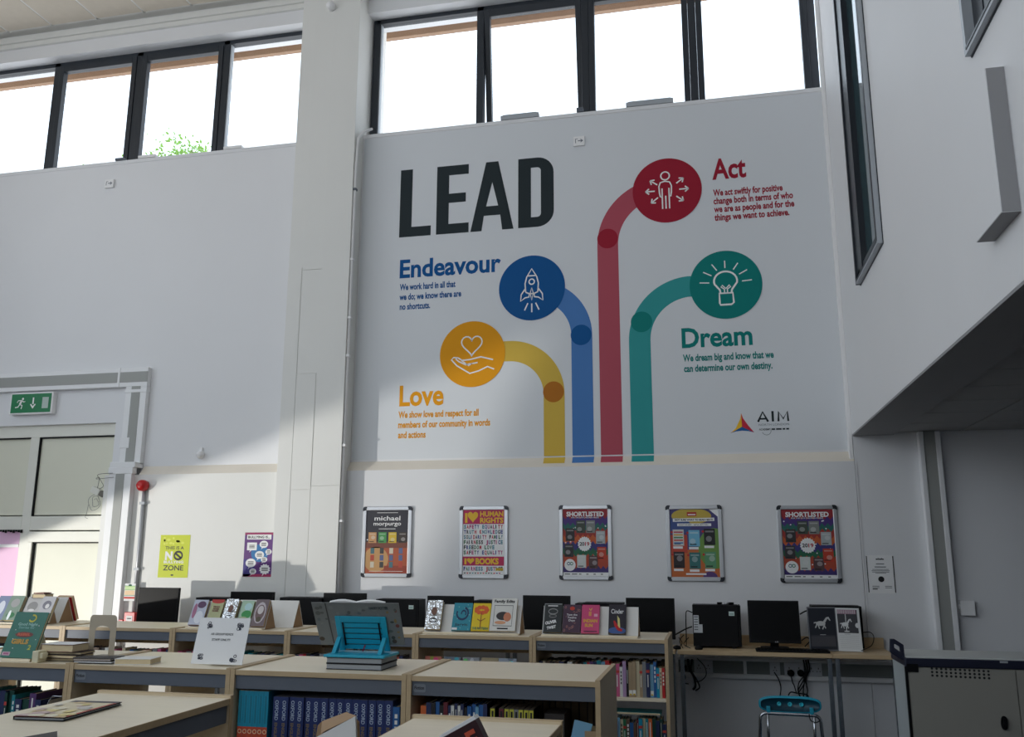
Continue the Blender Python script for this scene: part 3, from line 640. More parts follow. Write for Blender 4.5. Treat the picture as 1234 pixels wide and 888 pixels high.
# right vertical trunking + surface box
tr2 = thing('vertical_trunking', 'tall white trunking with grey lid on the wall under the balcony', 'trunking', (1.63, YR, 0))
xa, xb = 1.545, 1.70
q = MB(); q.box(xa, xb, YR-.06, YR, 0, 2.40, PVC); q.box(xa, xa+.035, YR-.075, YR-.06, 0, 2.4, PVC); q.box(xb-.035, xb, YR-.075, YR-.06, 0, 2.4, PVC); o = q.build('trunking_length', tr2, bevel=.004)
q = MB(); q.box(xa+.037, xb-.037, YR-.064, YR-.059, 0, 2.40, PVCG); q.build('lid', o)
x0, x1 = PX(1158, 733, YR-.05), PX(1175.5, 733, YR-.05); z0, z1 = PZ(1166, 742, YR-.05), PZ(1166, 723.5, YR-.05)
sb = thing('surface_box', 'white blank socket box fed from the tall trunking under the balcony', 'socket box', ((x0+x1)/2, YR, z0))
q = MB(); q.box(x0, x1, YR-.05, YR, z0, z1, WHT); q.build('box', sb, bevel=.004)
q = MB(); q.box(xb, x0, YR-.03, YR-.005, z0+.05, z0+.075, WHT); q.build('conduit', sb)
q = MB(); xs_ = PX(1036, 620, YR); q.box(xs_-.004, xs_+.004, YR-.006, YR, .2, 2.19, WHT); struct(q.build('trim_7'))
# ================================================================ FRAMED POSTERS
def framed(px0, px1, py0, py1, draw, label):
    Yf = YL-.02; pym = (py0+py1)/2; pxm = (px0+px1)/2
    x0, x1 = PX(px0, pym, Yf), PX(px1, pym, Yf); z0, z1 = PZ(pxm, py1, Yf), PZ(pxm, py0, Yf)
    r = thing('framed_poster', label, 'framed poster', ((x0+x1)/2, YL, z0), 'framed posters in a row under the mural')
    t = .034
    q = MB(wallM(YL)); q.box(x0+.01, x1-.01, z0+.01, z1-.01, 0, .01, BLKG); q.build('backing', r)
    q = MB(wallM(YL))
    for a in ((x0+.03, x1-.03, z1-t, z1), (x0+.03, x1-.03, z0, z0+t), (x0, x0+t, z0+.03, z1-.03), (x1-t, x1, z0+.03, z1-.03)): q.box(*a, 0.001, .018, ALU)
    q.build('frame', r, bevel=.005)
    for cx, cz in ((x0, z0), (x1, z0), (x0, z1), (x1, z1)):
        q = MB(wallM(YL)); sx_ = 1 if cx == x0 else -1; sz_ = 1 if cz == z0 else -1
        pts = [(cx+sx_*.036, cz), (cx+sx_*.022, cz)] + [(cx+sx_*(.022-.022*math.sin(R(a))), cz+sz_*(.022-.022*math.cos(R(a)))) for a in (15, 30, 45, 60, 75)] + [(cx, cz+sz_*.022), (cx, cz+sz_*.036), (cx+sx_*.012, cz+sz_*.036), (cx+sx_*.036, cz+sz_*.012)]
        q.prism(pts, 0, .02, mat('dark_corner', (52, 54, 60), .35, metal=.5)); q.build('corner_cap', r)
    x0 += t; x1 -= t; z0 += t; z1 -= t
    q = MB(wallM(YL-.011) @ Matrix.Translation((x0, z0, 0)) @ Matrix.Diagonal((x1-x0, z1-z0, 1, 1))); q.clip = True; draw(q); q.build('print', r)
def cov(q, u, v, w_, h_, c, deco=True, w=.0015, tilt=0):
    q.rect(u, v, u+w_, v+h_, cm(c), w)
    if deco:
        c2 = [min(255, int(x*.5+110)) for x in c]; c3 = [int(x*.4) for x in c]
        q.disc(u+w_*random.uniform(.35, .65), v+h_*random.uniform(.3, .6), w_*.27, cm(c2), w+.0003, 12, h_*.18)
        q.rect(u+w_*.12, v+h_*.78, u+w_*.88, v+h_*.88, cm(c2), w+.0003); q.rect(u+w_*.1, v+h_*.08, u+w_*.7, v+h_*.16, cm(c3), w+.0003)
def d_p1(q):
    q.rect(0, 0, 1, 1, cm((44, 44, 54)), .0004); q.rect(0, 0, 1, .46, cm((172, 84, 50)), .0006); q.disc(.25, .22, .3, cm((196, 150, 96)), .0007, 24, .2); q.rect(0, .40, 1, .5, cm((120, 66, 50)), .0007); q.rect(.45, .0, 1, .12, cm((150, 62, 40)), .00075)
    q.text('michael', .5, .84, .075, PAPER, width=.62, align='C', bold=.012); q.text('morpurgo', .5, .76, .065, PAPER, width=.66, align='C', bold=.012)
    q.rect(.25, .96, .75, .967, PAPER); q.rect(.3, .70, .7, .708, PAPER)
    for i, c in enumerate(((200, 150, 100), (70, 150, 80), (212, 180, 50), (60, 50, 44))):
        cov(q, .06+.24*i, .48, .19, .17, c)
        for j in range(3): cov(q, .12+.225*i, .31-.11*j, .09, .09, random.choice(((180, 70, 50), (70, 110, 120), (60, 60, 60), (90, 100, 140), (210, 200, 180))), False)
    q.rect(.1, .03, .9, .035, PAPER); q.rect(.02, .52, .05, .54, PAPER)
def d_p2(q):
    q.rect(0, 0, 1, 1, PAPER, .0004); q.rect(0, .78, 1, 1, cm((190, 40, 90)), .0006); q.rect(0, .135, 1, .275, cm((190, 40, 90)), .0006)
    Yl = cm((236, 190, 50))
    def heart(u, v, s, asp):
        q.poly([(u+s*.062*16*math.sin(t)**3, v+asp*s*.062*(13*math.cos(t)-5*math.cos(2*t)-2*math.cos(3*t)-math.cos(4*t))) for t in [2*math.pi*i/28 for i in range(28)]], Yl)
    q.text('I', .04, .81, .14, Yl, width=.06, bold=.06); heart(.235, .90, .13, .75); q.text('HUMAN', .41, .90, .08, Yl, width=.57, bold=.04); q.text('RIGHTS', .41, .80, .08, Yl, width=.57, bold=.04)
    q.text('I', .04, .16, .085, Yl, width=.05, bold=.06); heart(.19, .21, .09, .6); q.text('BOOKS', .31, .16, .09, Yl, width=.56, bold=.05)
    cols = ((190, 40, 60), (40, 110, 70), (50, 60, 140), (40, 40, 44), (180, 60, 120), (60, 130, 150))
    rows = ((.71, 'SAFETY EQUALITY'), (.63, 'TRUTH KNOWLEDGE'), (.55, 'SOLIDARITY FAMILY'), (.47, 'FAIRNESS JUSTICE'), (.39, 'FREEDOM LOVE'), (.31, 'SAFETY EQUALITY'), (.06, 'FAIRNESS JUSTICE'))
    for v, s in rows:
        n = len(s); wd = .96 if v != .39 else .76
        for i, ch in enumerate(s):
            if ch != ' ': q.text(ch, .02+wd*i/n, v, .058, cm(random.choice(cols)), width=wd/n*.8 if ch != 'I' else wd/n*.35, bold=.05)
    q.rect(.8, .06, .98, .10, cm((200, 170, 30)), .002)
    for i in range(14): q.rect(.03+i*.065, .012, .03+i*.065+.04, .028, cm(random.choice(cols)))
def d_short(q):
    cols = ((150, 30, 40), (60, 50, 120), (30, 90, 90), (34, 110, 60), (200, 90, 40), (170, 50, 50))
    bands = [(1.0, (150, 34, 44)), (.90, (70, 44, 120)), (.80, (34, 100, 92)), (.72, (160, 50, 44)), (.62, (196, 92, 44)), (.52, (54, 52, 120)), (.42, (34, 100, 70)), (.33, (176, 70, 44)), (.15, (60, 44, 110))]
    for k, (v, c) in enumerate(bands):
        n = 9; top = [(i/(2*n), v - (.05 if i % 2 else 0)) for i in range(2*n+1)]
        if k == 0: top = [(0, 1), (1, 1)]
        q.poly([(0, .05)] + top + [(1, .05)], cm(c), .0004+.00012*k)
    q.rect(0, 0, 1, .05, PAPER, .002)
    for i in range(6): q.rect(.03+.16*i, .018, .03+.16*i+(.12 if i in (0, 1) else .05), .03, BK, .0023)
    q.text('SHORTLISTED', .5, .895, .07, PAPER, .0022, width=.84, align='C', bold=.04); q.text('FOR THE 2019 CHILDREN PRIZES', .5, .865, .018, PAPER, .0022, width=.62, align='C', bold=.02)
    for u, v, c in ((.30, .64, (64, 74, 64)), (.52, .64, (130, 134, 130)), (.06, .52, (48, 44, 46)), (.74, .48, (170, 178, 180)), (.03, .28, (50, 48, 50)), (.76, .24, (190, 60, 36)), (.31, .12, (206, 212, 208)), (.57, .11, (84, 60, 62))): cov(q, u, v, .2, .19, c, w=.0022)
    q.poly([(.48+(.155 if i % 2 else .135)*math.cos(i*math.pi/18), .475+(.115 if i % 2 else .10)*math.sin(i*math.pi/18)) for i in range(36)], PAPER, .003)
    q.text('20', .37, .45, .055, BK, .0034, width=.11, bold=.03); q.text('19', .49, .45, .055, cm((180, 30, 50)), .0034, width=.10, bold=.03)
    q.disc(.15, .16, .125, PAPER, .003, 28, .09); q.ring(.12, .18, .03, .012, cm((20, 80, 110)), .0034, ry=.02); q.ring(.185, .18, .03, .012, cm((30, 120, 90)), .0034, ry=.02)
    for i in range(16): q.disc(random.uniform(.03, .97), random.uniform(.1, .85), .014, PAPER, .0021, 8, .01)
def d_p4(q):
    q.rect(0, 0, 1, 1, cm((70, 64, 120)), .0004); q.disc(.45, .9, .42, cm((196, 170, 70)), .0006, 24, .12); q.disc(.1, .75, .35, cm((60, 80, 140)), .0007, 24, .12)
    q.rect(0, 0, 1, .4, cm((196, 104, 50)), .0006); q.disc(.92, .42, .35, cm((110, 150, 70)), .0008, 24, .3); q.disc(.8, 0, .15, cm((90, 60, 120)), .0009, 20, .08); q.rect(0, .35, .35, .62, cm((190, 70, 50)), .0007)
    q.rect(.36, .90, .56, .96, cm((180, 50, 40)), .001); q.rect(.38, .915, .54, .93, PAPER, .0012); q.poly([(.82, 1), (1, 1), (1, .89)], PAPER, .001)
    q.poly([(.06, .815), (.93, .825), (.93, .875), (.06, .865)], PAPER, .0012); q.text('NOT SURE WHAT TO READ NEXT?', .5, .832, .026, BK, .0015, width=.8, align='C', bold=.04)
    q.rect(.15, .75, .86, .79, PAPER, .0012); q.text("DON'T WORRY - WE'VE GOT YOU...", .5, .76, .02, BK, .0015, width=.64, align='C', bold=.02)
    for i, (u, v, c) in enumerate(((.05, .46, (206, 206, 200)), (.38, .45, (110, 180, 210)), (.70, .47, (34, 36, 38)), (.05, .13, (44, 36, 40)), (.38, .12, (50, 110, 110)), (.70, .13, (90, 150, 110)))):
        cov(q, u, v, .23, .24, c)
        if i == 0:
            for k in range(5): q.rect(u+.02, v+.03+.04*k, u+.21, v+.05+.04*k, cm(((60, 120, 180), (200, 70, 50), (70, 140, 90), (220, 170, 60), (190, 60, 90))[k]), .002)
        q.rect(u, v-.045, u+.2, v-.01, PAPER, .0013); q.disc(u-.02, v+.2, .025, cm((190, 40, 40)), .0016, 12, .018)
    q.rect(.3, .03, .72, .055, PAPER, .0012)
framed(436, 495.5, 610.2, 695.8, d_p1, 'silver snap frame with dark and orange poster of book covers, leftmost, nearest column')
framed(553, 612, 609.5, 697.3, d_p2, 'silver snap frame holding the I love human rights and books poster')
framed(673.5, 737.5, 608.5, 699, d_short, 'silver snap frame with rainbow SHORTLISTED 2019 poster in the middle of the row')
framed(803, 871.5, 608.5, 700.6, d_p4, 'silver snap frame with the NOT SURE WHAT TO READ NEXT poster')
framed(938, 1012, 608.5, 702.5, d_short, 'silver snap frame with rainbow SHORTLISTED 2019 poster at the right end by balcony')
#PART2
# ================================================================ BOOKCASES
ZT = .95
def bookcase(x0, x1, y0, y1, label, zt=ZT, shelves=(.60, .27), group='low maple bookcases', axis='x', sign=False, posts=True):
    # long faces look along -y / +y (axis 'x'); for axis 'y' the long faces look along -x / +x
    r = thing('bookcase', label, 'bookcase', ((x0+x1)/2, (y0+y1)/2, 0), group)
    def B(name, a, mt, bev=.002, par=r):
        q = MB(); q.box(*a, mt); return q.build(name, par, bevel=bev)
    t = .022
    if axis == 'x':
        for a, b_ in ((x0+.001, x0+t), (x1-t, x1-.001)):
            q = MB(); q.box(a, b_, y0+.004, y1-.004, 0, zt+.004, WSIDE); q.box(a, b_, y0, y0+.004, 0, zt+.004, EDGE); q.box(a, b_, y1-.004, y1, 0, zt+.004, EDGE); q.box(a, b_, y0, y1, zt+.004, zt+.006, EDGE); q.build('side_panel', r)
        xi0, xi1 = x0+t, x1-t
        q = MB(); q.box(xi0, xi1, y0+.006, y1-.006, zt-.022, zt, WOOD); q.box(xi0, xi1, y0+.003, y0+.006, zt-.022, zt, EDGE); q.box(xi0, xi1, y1-.006, y1-.003, zt-.022, zt, EDGE); q.build('top_board', r, bevel=.001)
        B('fascia', (xi0, xi1, y0+.012, y0+.028, zt-.082, zt-.022), FASC); B('fascia', (xi0, xi1, y1-.028, y1-.012, zt-.082, zt-.022), FASC)
        B('rear_rail', (xi0, xi1, y1-.05, y1-.03, zt-.155, zt-.115), WSIDE)
        for z in shelves: B('shelf', (xi0, xi1, y0+.01, y1-.01, z-.02, z), WOOD)
    else:
        for a, b_ in ((y0+.001, y0+t), (y1-t, y1-.001)):
            q = MB(); q.box(x0+.004, x1-.004, a, b_, 0, zt+.008, WSIDE); q.box(x1-.004, x1, a, b_, 0, zt+.008, EDGE); q.box(x0, x0+.004, a, b_, 0, zt+.008, EDGE); q.box(x0, x1, a, b_, zt+.008, zt+.010, EDGE); q.build('side_panel', r)
        q = MB(); q.box(x0+.006, x1-.006, y0+t, y1-t, zt-.022, zt, WOOD); q.box(x1-.006, x1-.003, y0+t, y1-t, zt-.022, zt, EDGE); q.box(x0+.003, x0+.006, y0+t, y1-t, zt-.022, zt, EDGE); q.build('top_board', r, bevel=.001)
        B('fascia', (x1-.028, x1-.012, y0+t, y1-t, zt-.085, zt-.022), FASC); B('fascia', (x0+.012, x0+.028, y0+t, y1-t, zt-.085, zt-.022), FASC)
        for z in shelves: B('shelf', (x0+.01, x1-.01, y0+t, y1-t, z-.02, z), WOOD)
    if sign:
        q = MB(wallM(y0+.0115)); q.add([(p[0], p[1], .001) for p in rrect(x0+.03, zt-.068, x0+.085, zt-.034, .008)], [tuple(range(24))], mat('clear_label', (120, 126, 134), .3))
        q.text('Fiction', x0+.034, zt-.056, .014, BK, .0015, width=.044, bold=.03)
        q.build('shelf_label', r)
    return r
BY0, BY1 = 5.84, 6.42
BX = [-5.52, -4.66, -3.765, -2.885, -1.965, -1.175, -.315]
bl_lab = ['low maple bookcase at far left of the back row, below the white door screen', 'low maple bookcase in the back row behind the metal bookend', 'low maple bookcase in the back row behind the white staff sign',
          'low maple bookcase in the back row behind the turquoise book holder', 'low maple bookcase in the back row with face-out books, under the yellow and teal books', 'low maple bookcase at the right end of the back row beside the computer desk']
for i in range(6): bookcase(BX[i], BX[i+1], BY0, BY1, bl_lab[i], sign=(i == 5))
SY0, SY1 = 3.86, 4.47
SX = [-3.90, -3.02, -2.178, -1.335, -.49]
sl_lab = ['middle row maple bookcase at the left edge, below the green book', 'middle row maple bookcase with the bookend and the white staff sign on top', 'middle row maple bookcase full of blue dictionaries under the book holder', 'middle row maple bookcase at the right end with a bare top']
for i in range(4): bookcase(SX[i], SX[i+1], SY0, SY1, sl_lab[i], sign=(i in (1, 3)))
bookcase(-2.30, -1.745, 1.75, 3.13, 'near left maple bookcase set end-on with a flat magazine on top', axis='y')
bookcase(-.975, -.487, 2.12, 2.905, 'near right maple bookcase set end-on with a bare light top', axis='y')
bookcase(-1.60, -.50, .95, 1.50, 'nearest maple bookcase at the bottom edge holding the card display stand')
# ================================================================ SPINE-OUT BOOKS
def ordn(n):
    a = ['first', 'second', 'third', 'fourth', 'fifth', 'sixth', 'seventh', 'eighth', 'ninth', 'tenth', 'eleventh', 'twelfth', 'thirteenth', 'fourteenth', 'fifteenth', 'sixteenth', 'seventeenth', 'eighteenth', 'nineteenth']
    if n <= 19: return a[n-1]
    t_ = {2: 'twent', 3: 'thirt', 4: 'fort'}[n//10]
    return t_+'ieth' if n % 10 == 0 else t_+'y-'+a[n % 10-1]
PAL = {'navy': (34, 44, 84), 'teal': (20, 122, 132), 'sky blue': (110, 160, 190), 'red': (176, 34, 38), 'pink': (196, 90, 130), 'white': (214, 214, 208), 'black': (26, 26, 30), 'tan': (164, 142, 112), 'grey': (124, 126, 128),
       'green': (36, 110, 74), 'purple': (84, 52, 104), 'maroon': (104, 30, 44), 'orange': (214, 104, 50), 'cream': (204, 192, 160), 'blue': (36, 90, 150), 'brown': (92, 68, 52), 'yellow': (206, 176, 50), 'dark green': (18, 62, 54), 'lilac': (170, 140, 176), 'turquoise': (12, 140, 170)}
BOOKM = {}
def book_mesh(c, w_, h_, d_, style):
    """book standing with its spine towards -y, bottom-front-left at the origin"""
    q = MB(); cv = mat('cover_'+c.replace(' ', '_'), PAL[c], .4, var=.05); t = .0022
    q.box(0, w_, 0, .003, 0, h_, cv); q.box(0, t, .003, d_, 0, h_, cv); q.box(w_-t, w_, .003, d_, 0, h_, cv)
    q.box(t, w_-t, .003, d_-.004, .003, h_-.004, PAGES)
    q.M = wallM(-.0002)
    lt = cm((225, 225, 220)) if c not in ('white', 'cream', 'yellow', 'sky blue', 'grey') else cm((60, 60, 66))
    if style == 1:
        q.rect(w_*.36, h_*.45, w_*.58, h_*.9, lt, .0003)
    elif style == 2:
        for k in range(4): q.rect(w_*.3, h_*(.42+.12*k), w_*.72, h_*(.50+.12*k), lt, .0003)
    elif style == 3: q.rect(0, h_*.72, w_, h_*.8, cm((190, 60, 50)), .0003); q.rect(w_*.38, h_*.3, w_*.6, h_*.66, lt, .0003)
    if style in (0, 1, 2) and w_ > .018: q.rect(.001, h_*.06, w_-.001, h_*.2, cm((232, 232, 226)), .0004); q.rect(w_*.2, h_*.06, w_*.8, h_*.1, cm(((210, 180, 50), (180, 40, 50), (60, 130, 170))[style]), .0006)
    me_o = q.build('book'); me_o.data.transform(Matrix.Translation(me_o.location)); me = me_o.data; bpy.data.objects.remove(me_o); return me
def put_book(c, x, y, z, w_, h_, d_, style, label, group, lean=0, name='book'):
    k = (c, round(w_, 3), round(h_, 3), round(d_, 3), style)
    if k not in BOOKM: BOOKM[k] = book_mesh(*k)
    o = bpy.data.objects.new(name, BOOKM[k]); C.objects.link(o); o.location = (x, y, z+.001); o.rotation_euler = (0, R(lean), 0)
    return tag(o, label, 'book', group)
WS = [.014, .018, .022, .026, .031, .036]
HS = [.178, .196, .205, .213]
def row(xa, xb, y, z, place, group, cols, hmax=.213, fixed=None, jit=.012, d=.135, start=1, adj=''):
    x = xa; n = start; k = 0
    while True:
        if fixed:
            if k >= len(fixed): break
            c, w_ = fixed[k]
        else: c = random.choice(cols); w_ = random.choice(WS)
        if x + w_ > xb: break
        h_ = min(hmax, random.choice(HS))
        put_book(c, x, y+random.choice((0, .004, .008, jit)), z, w_, h_, d, random.choice((0, 1, 2, 3, 4)), '%s book, %s from left %s' % (c, ordn(n), place), group)
        x += w_+.0006; n += 1; k += 1
    return x
yb = BY0+.035
fx = [('purple', .022), ('navy', .022), ('teal', .026), ('sky blue', .026), ('red', .026), ('red', .018), ('maroon', .014), ('pink', .031), ('white', .018), ('lilac', .022), ('black', .014), ('tan', .022), ('tan', .022), ('cream', .022), ('tan', .018), ('grey', .022),
      ('navy', .022), ('sky blue', .022), ('blue', .018), ('turquoise', .018), ('cream', .014), ('red', .018)]
tot = sum(w_ for _, w_ in fx)+.0006*len(fx)
xr_ = BX[6]-.028-tot
row(xr_, BX[6]-.02, yb, .60, 'in upper right run beside computer desk', 'books on the upper shelf beside the desk', None, fixed=fx)
lft = [('navy', .026), ('cream', .014), ('brown', .031), ('black', .031), ('brown', .026), ('navy', .031), ('black', .022), ('white', .031)]
xe = row(BX[5]+.03, xr_, yb+.02, .60, 'on upper shelf of right-end back bookcase', 'books on the upper shelf of the right-end back bookcase', None, fixed=lft, hmax=.196)
row(xe+.02, xr_-.002, yb+.02, .60, 'in dark run left of the purple and navy spines', 'books on the upper shelf of the right-end back bookcase', ['black', 'teal', 'green', 'red', 'navy', 'brown'], hmax=.196)
fx2 = [('grey', .018), ('black', .022), ('green', .026), ('white', .018), ('black', .018), ('navy', .014), ('purple', .018), ('maroon', .026), ('sky blue', .014), ('cream', .018), ('green', .018), ('brown', .022), ('blue', .022), ('brown', .018), ('maroon', .014), ('turquoise', .022), ('cream', .018), ('teal', .018), ('orange', .022), ('dark green', .022), ('navy', .022), ('dark green', .018), ('navy', .022)]
tot = sum(w_ for _, w_ in fx2)+.0006*len(fx2)
row(BX[6]-.028-tot, BX[6]-.02, yb, .27, 'on lower shelf beside computer desk', 'books on the lower shelf beside the desk', None, fixed=fx2, hmax=.205)
put_list = (('black', 'navy', 'white', 'red', 'teal', 'grey', 'pink', 'brown', 'green', 'cream'),)
for i, ph in ((0, 'in far left back bookcase'), (1, 'in back bookcase behind the bookend'), (2, 'in back bookcase behind the staff sign'), (3, 'in back bookcase behind the book holder')):
    WS = [.026, .031, .036, .041]
    row(BX[i]+.03, BX[i+1]-.03, yb, .60, ph, 'spines '+ph, ['black', 'navy', 'white', 'red', 'teal', 'grey', 'pink', 'brown', 'dark green', 'cream', 'blue'], hmax=.205)
WS = [.014, .018, .022, .026, .031, .036]
# rear-facing rows whose page edges show
def backrow(x0, x1, y, z, place, group, h0=.205, n=None):
    x = x0; k = 0
    while x < x1-.03:
        w_ = random.choice(WS[2:]); h_ = h0-random.choice((0, .006, .012))
        key = ('pg', w_, h_)
        if key not in BOOKM:
            q = MB(); q.box(0, w_, .006, .15, 0, h_, mat('dark_boards', (44, 38, 34), .6)); q.box(.0025, w_-.0025, 0, .006, .003, h_-.004, PAGESD)
            o = q.build('book'); o.data.transform(Matrix.Translation(o.location)); BOOKM[key] = o.data; bpy.data.objects.remove(o)
        o = bpy.data.objects.new('book', BOOKM[key]); C.objects.link(o); o.location = (x, y+random.uniform(0, .008), z+.001)
        tag(o, 'dark book with page edges outward, %s from left in %s' % (ordn(k+1), place), 'book', group); x += w_+.0012; k += 1
backrow(SX[3]+.03, SX[4]-.03, SY0+.30, .60, 'right-end middle bookcase', 'rear row books in the right-end middle bookcase', .27)
def backstuff(x0, x1, y, z, h0, label):
    q = MB(); x = x0
    while x < x1-.03:
        w_ = random.choice(WS[2:]); h_ = h0-random.choice((0, .006, .012)); a = random.uniform(0, .008)
        q.box(x, x+w_, y+.006+a, y+.15+a, z+.001, z+h_, mat('dark_boards', (44, 38, 34), .6)); q.box(x+.0025, x+w_-.0025, y+a, y+.006+a, z+.003, z+h_-.004, PAGESD); x += w_+.0012
    o = tag(q.build('rear_books'), label, 'books'); o['kind'] = 'stuff'
backstuff(SX[2]+.03, SX[3]-.03, SY0+.36, .60, .26, 'row of dark page edges standing behind the navy dictionaries')
backstuff(BX[5]+.03, BX[6]-.03, BY0+.34, .60, .185, 'dark row of page edges behind the spines in the desk-side bookcase')
# loose book lying under the second shelf
q = MB(); q.box(BX[6]-.36, BX[6]-.06, BY0+.05, BY0+.2, .496, .510, mat('cover_teal', PAL['teal'])); q.box(BX[6]-.355, BX[6]-.065, BY0+.046, BY0+.195, .498, .508, PAGES)
tag(q.build('book'), 'blue book lying flat on top of the lower row beside the desk', 'book')
# middle row, dictionaries
yd = SY0+.03
for i in range(6):
    q = MB(); w_ = .0245; x = SX[2]+.035+i*w_; h_ = .258
    tq = mat('cover_turquoise', PAL['turquoise'], .4); q.box(x, x+w_-.001, yd, yd+.2, .601, .60+h_, tq); q.box(x+.002, x+w_-.003, yd+.003, yd+.197, .60+h_-.0005, .60+h_+.0006, PAGES)
    q.M = wallM(yd-.0002); q.rect(x, .603, x+w_-.001, .705, cm((196, 70, 40)), .0003); q.ring(x+w_/2, .685, .008, .003, cm((226, 210, 170)), .0006)
    q.rect(x+w_*.38, .72, x+w_*.55, .60+h_-.02, mat('spine_stripe_teal', (20, 104, 120), .4), .0004)  # darker teal stripe up the spine
    tag(q.build('book'), 'tall turquoise book with orange foot, %s from left beside the dictionaries' % ordn(i+1), 'book', 'six turquoise books in the dictionary bookcase')
OX = mat('oxford_blue', (26, 44, 100), .45); OXK = mat('spine_silver', (170, 186, 205), .5); GOLD = mat('spine_gold', (120, 104, 78), .5)
n = 15; x = SX[2]+.035+6*.0245+.022; wO = .0378; ox = None
for i in range(n):
    q = MB(); h_ = .236; q.box(0, wO-.001, 0, .17, 0, h_, OX); q.box(.002, wO-.003, .004, .166, h_-.0002, h_+.0008, mat('grey_book_top', (90, 90, 96), .8))  # grey inset on the dictionary tops
    if ox is None:
        q.M = wallM(-.0002); q.text('OXFORD', .010, h_-.015, .0165, OXK, .0003, width=.085, bold=.02, rot=-90); q.text('ENGLISH', .011, h_-.11, .014, GOLD, .0003, width=.08, bold=.04, rot=-90); q.rect(.001, .02, wO-.002, .032, OXK, .0003)
        o = q.build('book'); o.data.transform(Matrix.Translation(o.location)); ox = o.data; bpy.data.objects.remove(o)
    o = bpy.data.objects.new('book', ox); C.objects.link(o); o.location = (x, yd+random.choice((0, .004, .008)), .601)
    tag(o, 'thick navy dictionary with white OXFORD lettering, %s from the left' % ordn(i+1), 'book', 'matching navy dictionaries'); x += wO
put_book('blue', x+.002, yd+.004, .60, .030, .213, .15, 2, 'blue book with pale lettering right of the navy dictionaries', 'blue books by the right end of the dictionaries')
put_book('navy', x+.033, yd+.02, .60, .014, .213, .15, 1, 'narrow navy book at the right end of the dictionary shelf', 'blue books by the right end of the dictionaries')
# left and hidden middle bookcases
row(SX[0]+.03, SX[1]-.13, yd, .60, 'in left middle bookcase below the green book', 'dark books below the green display book', ['dark green', 'navy', 'teal', 'navy', 'dark green', 'black', 'purple', 'teal'], hmax=.213, d=.18)
q = MB(); q.box(SX[1]-.12, SX[1]-.118, yd, yd+.14, .601, .78, ALU); q.tube([(SX[1]-.119, yd, .605), (SX[1]-.119, yd, .77), (SX[1]-.10, yd, .80), (SX[1]-.03, yd, .80)], .003, CHR, 6)
tag(q.build('wire_bookend'), 'thin wire bookend at the right end of the dark books at far left', 'bookend')
row(SX[1]+.10, SX[2]-.03, yd+.02, .60, 'in middle bookcase below the staff sign', 'dark books below the staff sign', ['black', 'black', 'navy', 'brown', 'black'], hmax=.196, d=.15)
# right middle bookcase
f3 = [('orange', .026), ('navy', .022), ('black', .018), ('blue', .018), ('black', .018), ('maroon', .018), ('navy', .014), ('white', .014), ('navy', .014), ('white', .014), ('navy', .014), ('black', .014), ('blue', .018), ('blue', .018), ('sky blue', .014), ('blue', .018), ('navy', .018), ('sky blue', .014), ('purple', .018), ('purple', .018), ('purple', .014)]
HS = [.222, .228, .236, .24]
xe = row(SX[3]+.055, PX(590, 860, yd)-.002, yd, .60, 'on right-end middle bookcase shelf', 'small books at the left of the right-end middle bookcase', None, fixed=f3, hmax=.24)
xe = 0
for i, (c, dx) in enumerate((('yellow', 591), ('maroon', 601.5), ('yellow', 608), ('yellow', 614), ('grey', 619.5), ('yellow', 625), ('yellow', 631.5), ('yellow', 637.5))):
    x = PX(dx, 860, yd); zl = PZ(dx, 852.5+i*.35, yd)
    q = MB(); q.box(x, x+.0205, yd-.004, yd+.14, .601, zl, mat('dark_boards', (44, 38, 34), .6)); q.box(x+.002, x+.0185, yd, yd+.138, zl-.0005, zl+.0005, PAGESD); q.M = wallM(yd-.0042); q.rect(x+.001, zl-.045, x+.0195, zl-.003, cm(PAL[c] if c != 'yellow' else (196, 190, 60)), .0003); q.rect(x+.006, zl-.036, x+.015, zl-.012, BK, .0006)
    tag(q.build('book'), 'small dark book with %s spine label, %s of eight at the bookcase middle' % (c, ordn(i+1)), 'book', 'labelled small books in the right-end middle bookcase')
def slab(name, label, M, w_, h_, t_, cover, draw=None, group=None, cat='book', pages=PAGES, gloss=None):
    """closed book lying in its own frame: x width, y height, z thickness (front cover at +z)"""
    r = bpy.data.objects.new(name, None); C.objects.link(r); r.location = M.to_translation(); tag(r, label, cat, group)
    q = MB(M); q.box(0, w_, 0, h_, 0, .0022, cover); q.box(0, w_, 0, h_, t_-.0022, t_, cover); q.box(0, .002, 0, h_, .0022, t_-.0022, cover); q.build('cover', r)
    q = MB(M); q.box(.002, w_-.003, .003, h_-.003, .0022, t_-.0022, pages); q.build('page_block', r)
    if draw: q = MB(M @ Matrix.Translation((0, 0, t_)) @ Matrix.Diagonal((w_, h_, 1, 1))); q.clip = True; draw(q); q.build('cover_print', r)
    return r
M = Matrix.Translation((PX(682, 880, yd), yd+.005, .625)) @ Matrix.Rotation(R(12), 4, 'Y') @ Matrix.Rotation(R(82), 4, 'X')
slab('book', 'pale blue book leaning open-faced at the right of the right-end middle bookcase', M, .075, .17, .02, mat('cover_sky_blue', PAL['sky blue']), None)
put_book('tan', PX(708, 878, yd)-.012, yd, .60, .05, .15, .15, 4, 'thick tan book standing at the right end of the middle bookcase', None)
BOOKM.clear()
put_book('teal', PX(708, 878, yd)+.042, yd+.01, .60, .014, .125, .14, 4, 'short teal book against the right side of the middle bookcase', None)
q = MB(); xq = SX[3]+.47+.38; xq = PX(656, 862, yd+.02); q.box(xq, xq+.085, yd+.02, yd+.17, .601, PZ(665, 861, yd), mat('dark_boards', (44, 38, 34)))
tag(q.build('book'), 'dark squat book standing right of the yellow-labelled books', 'book')
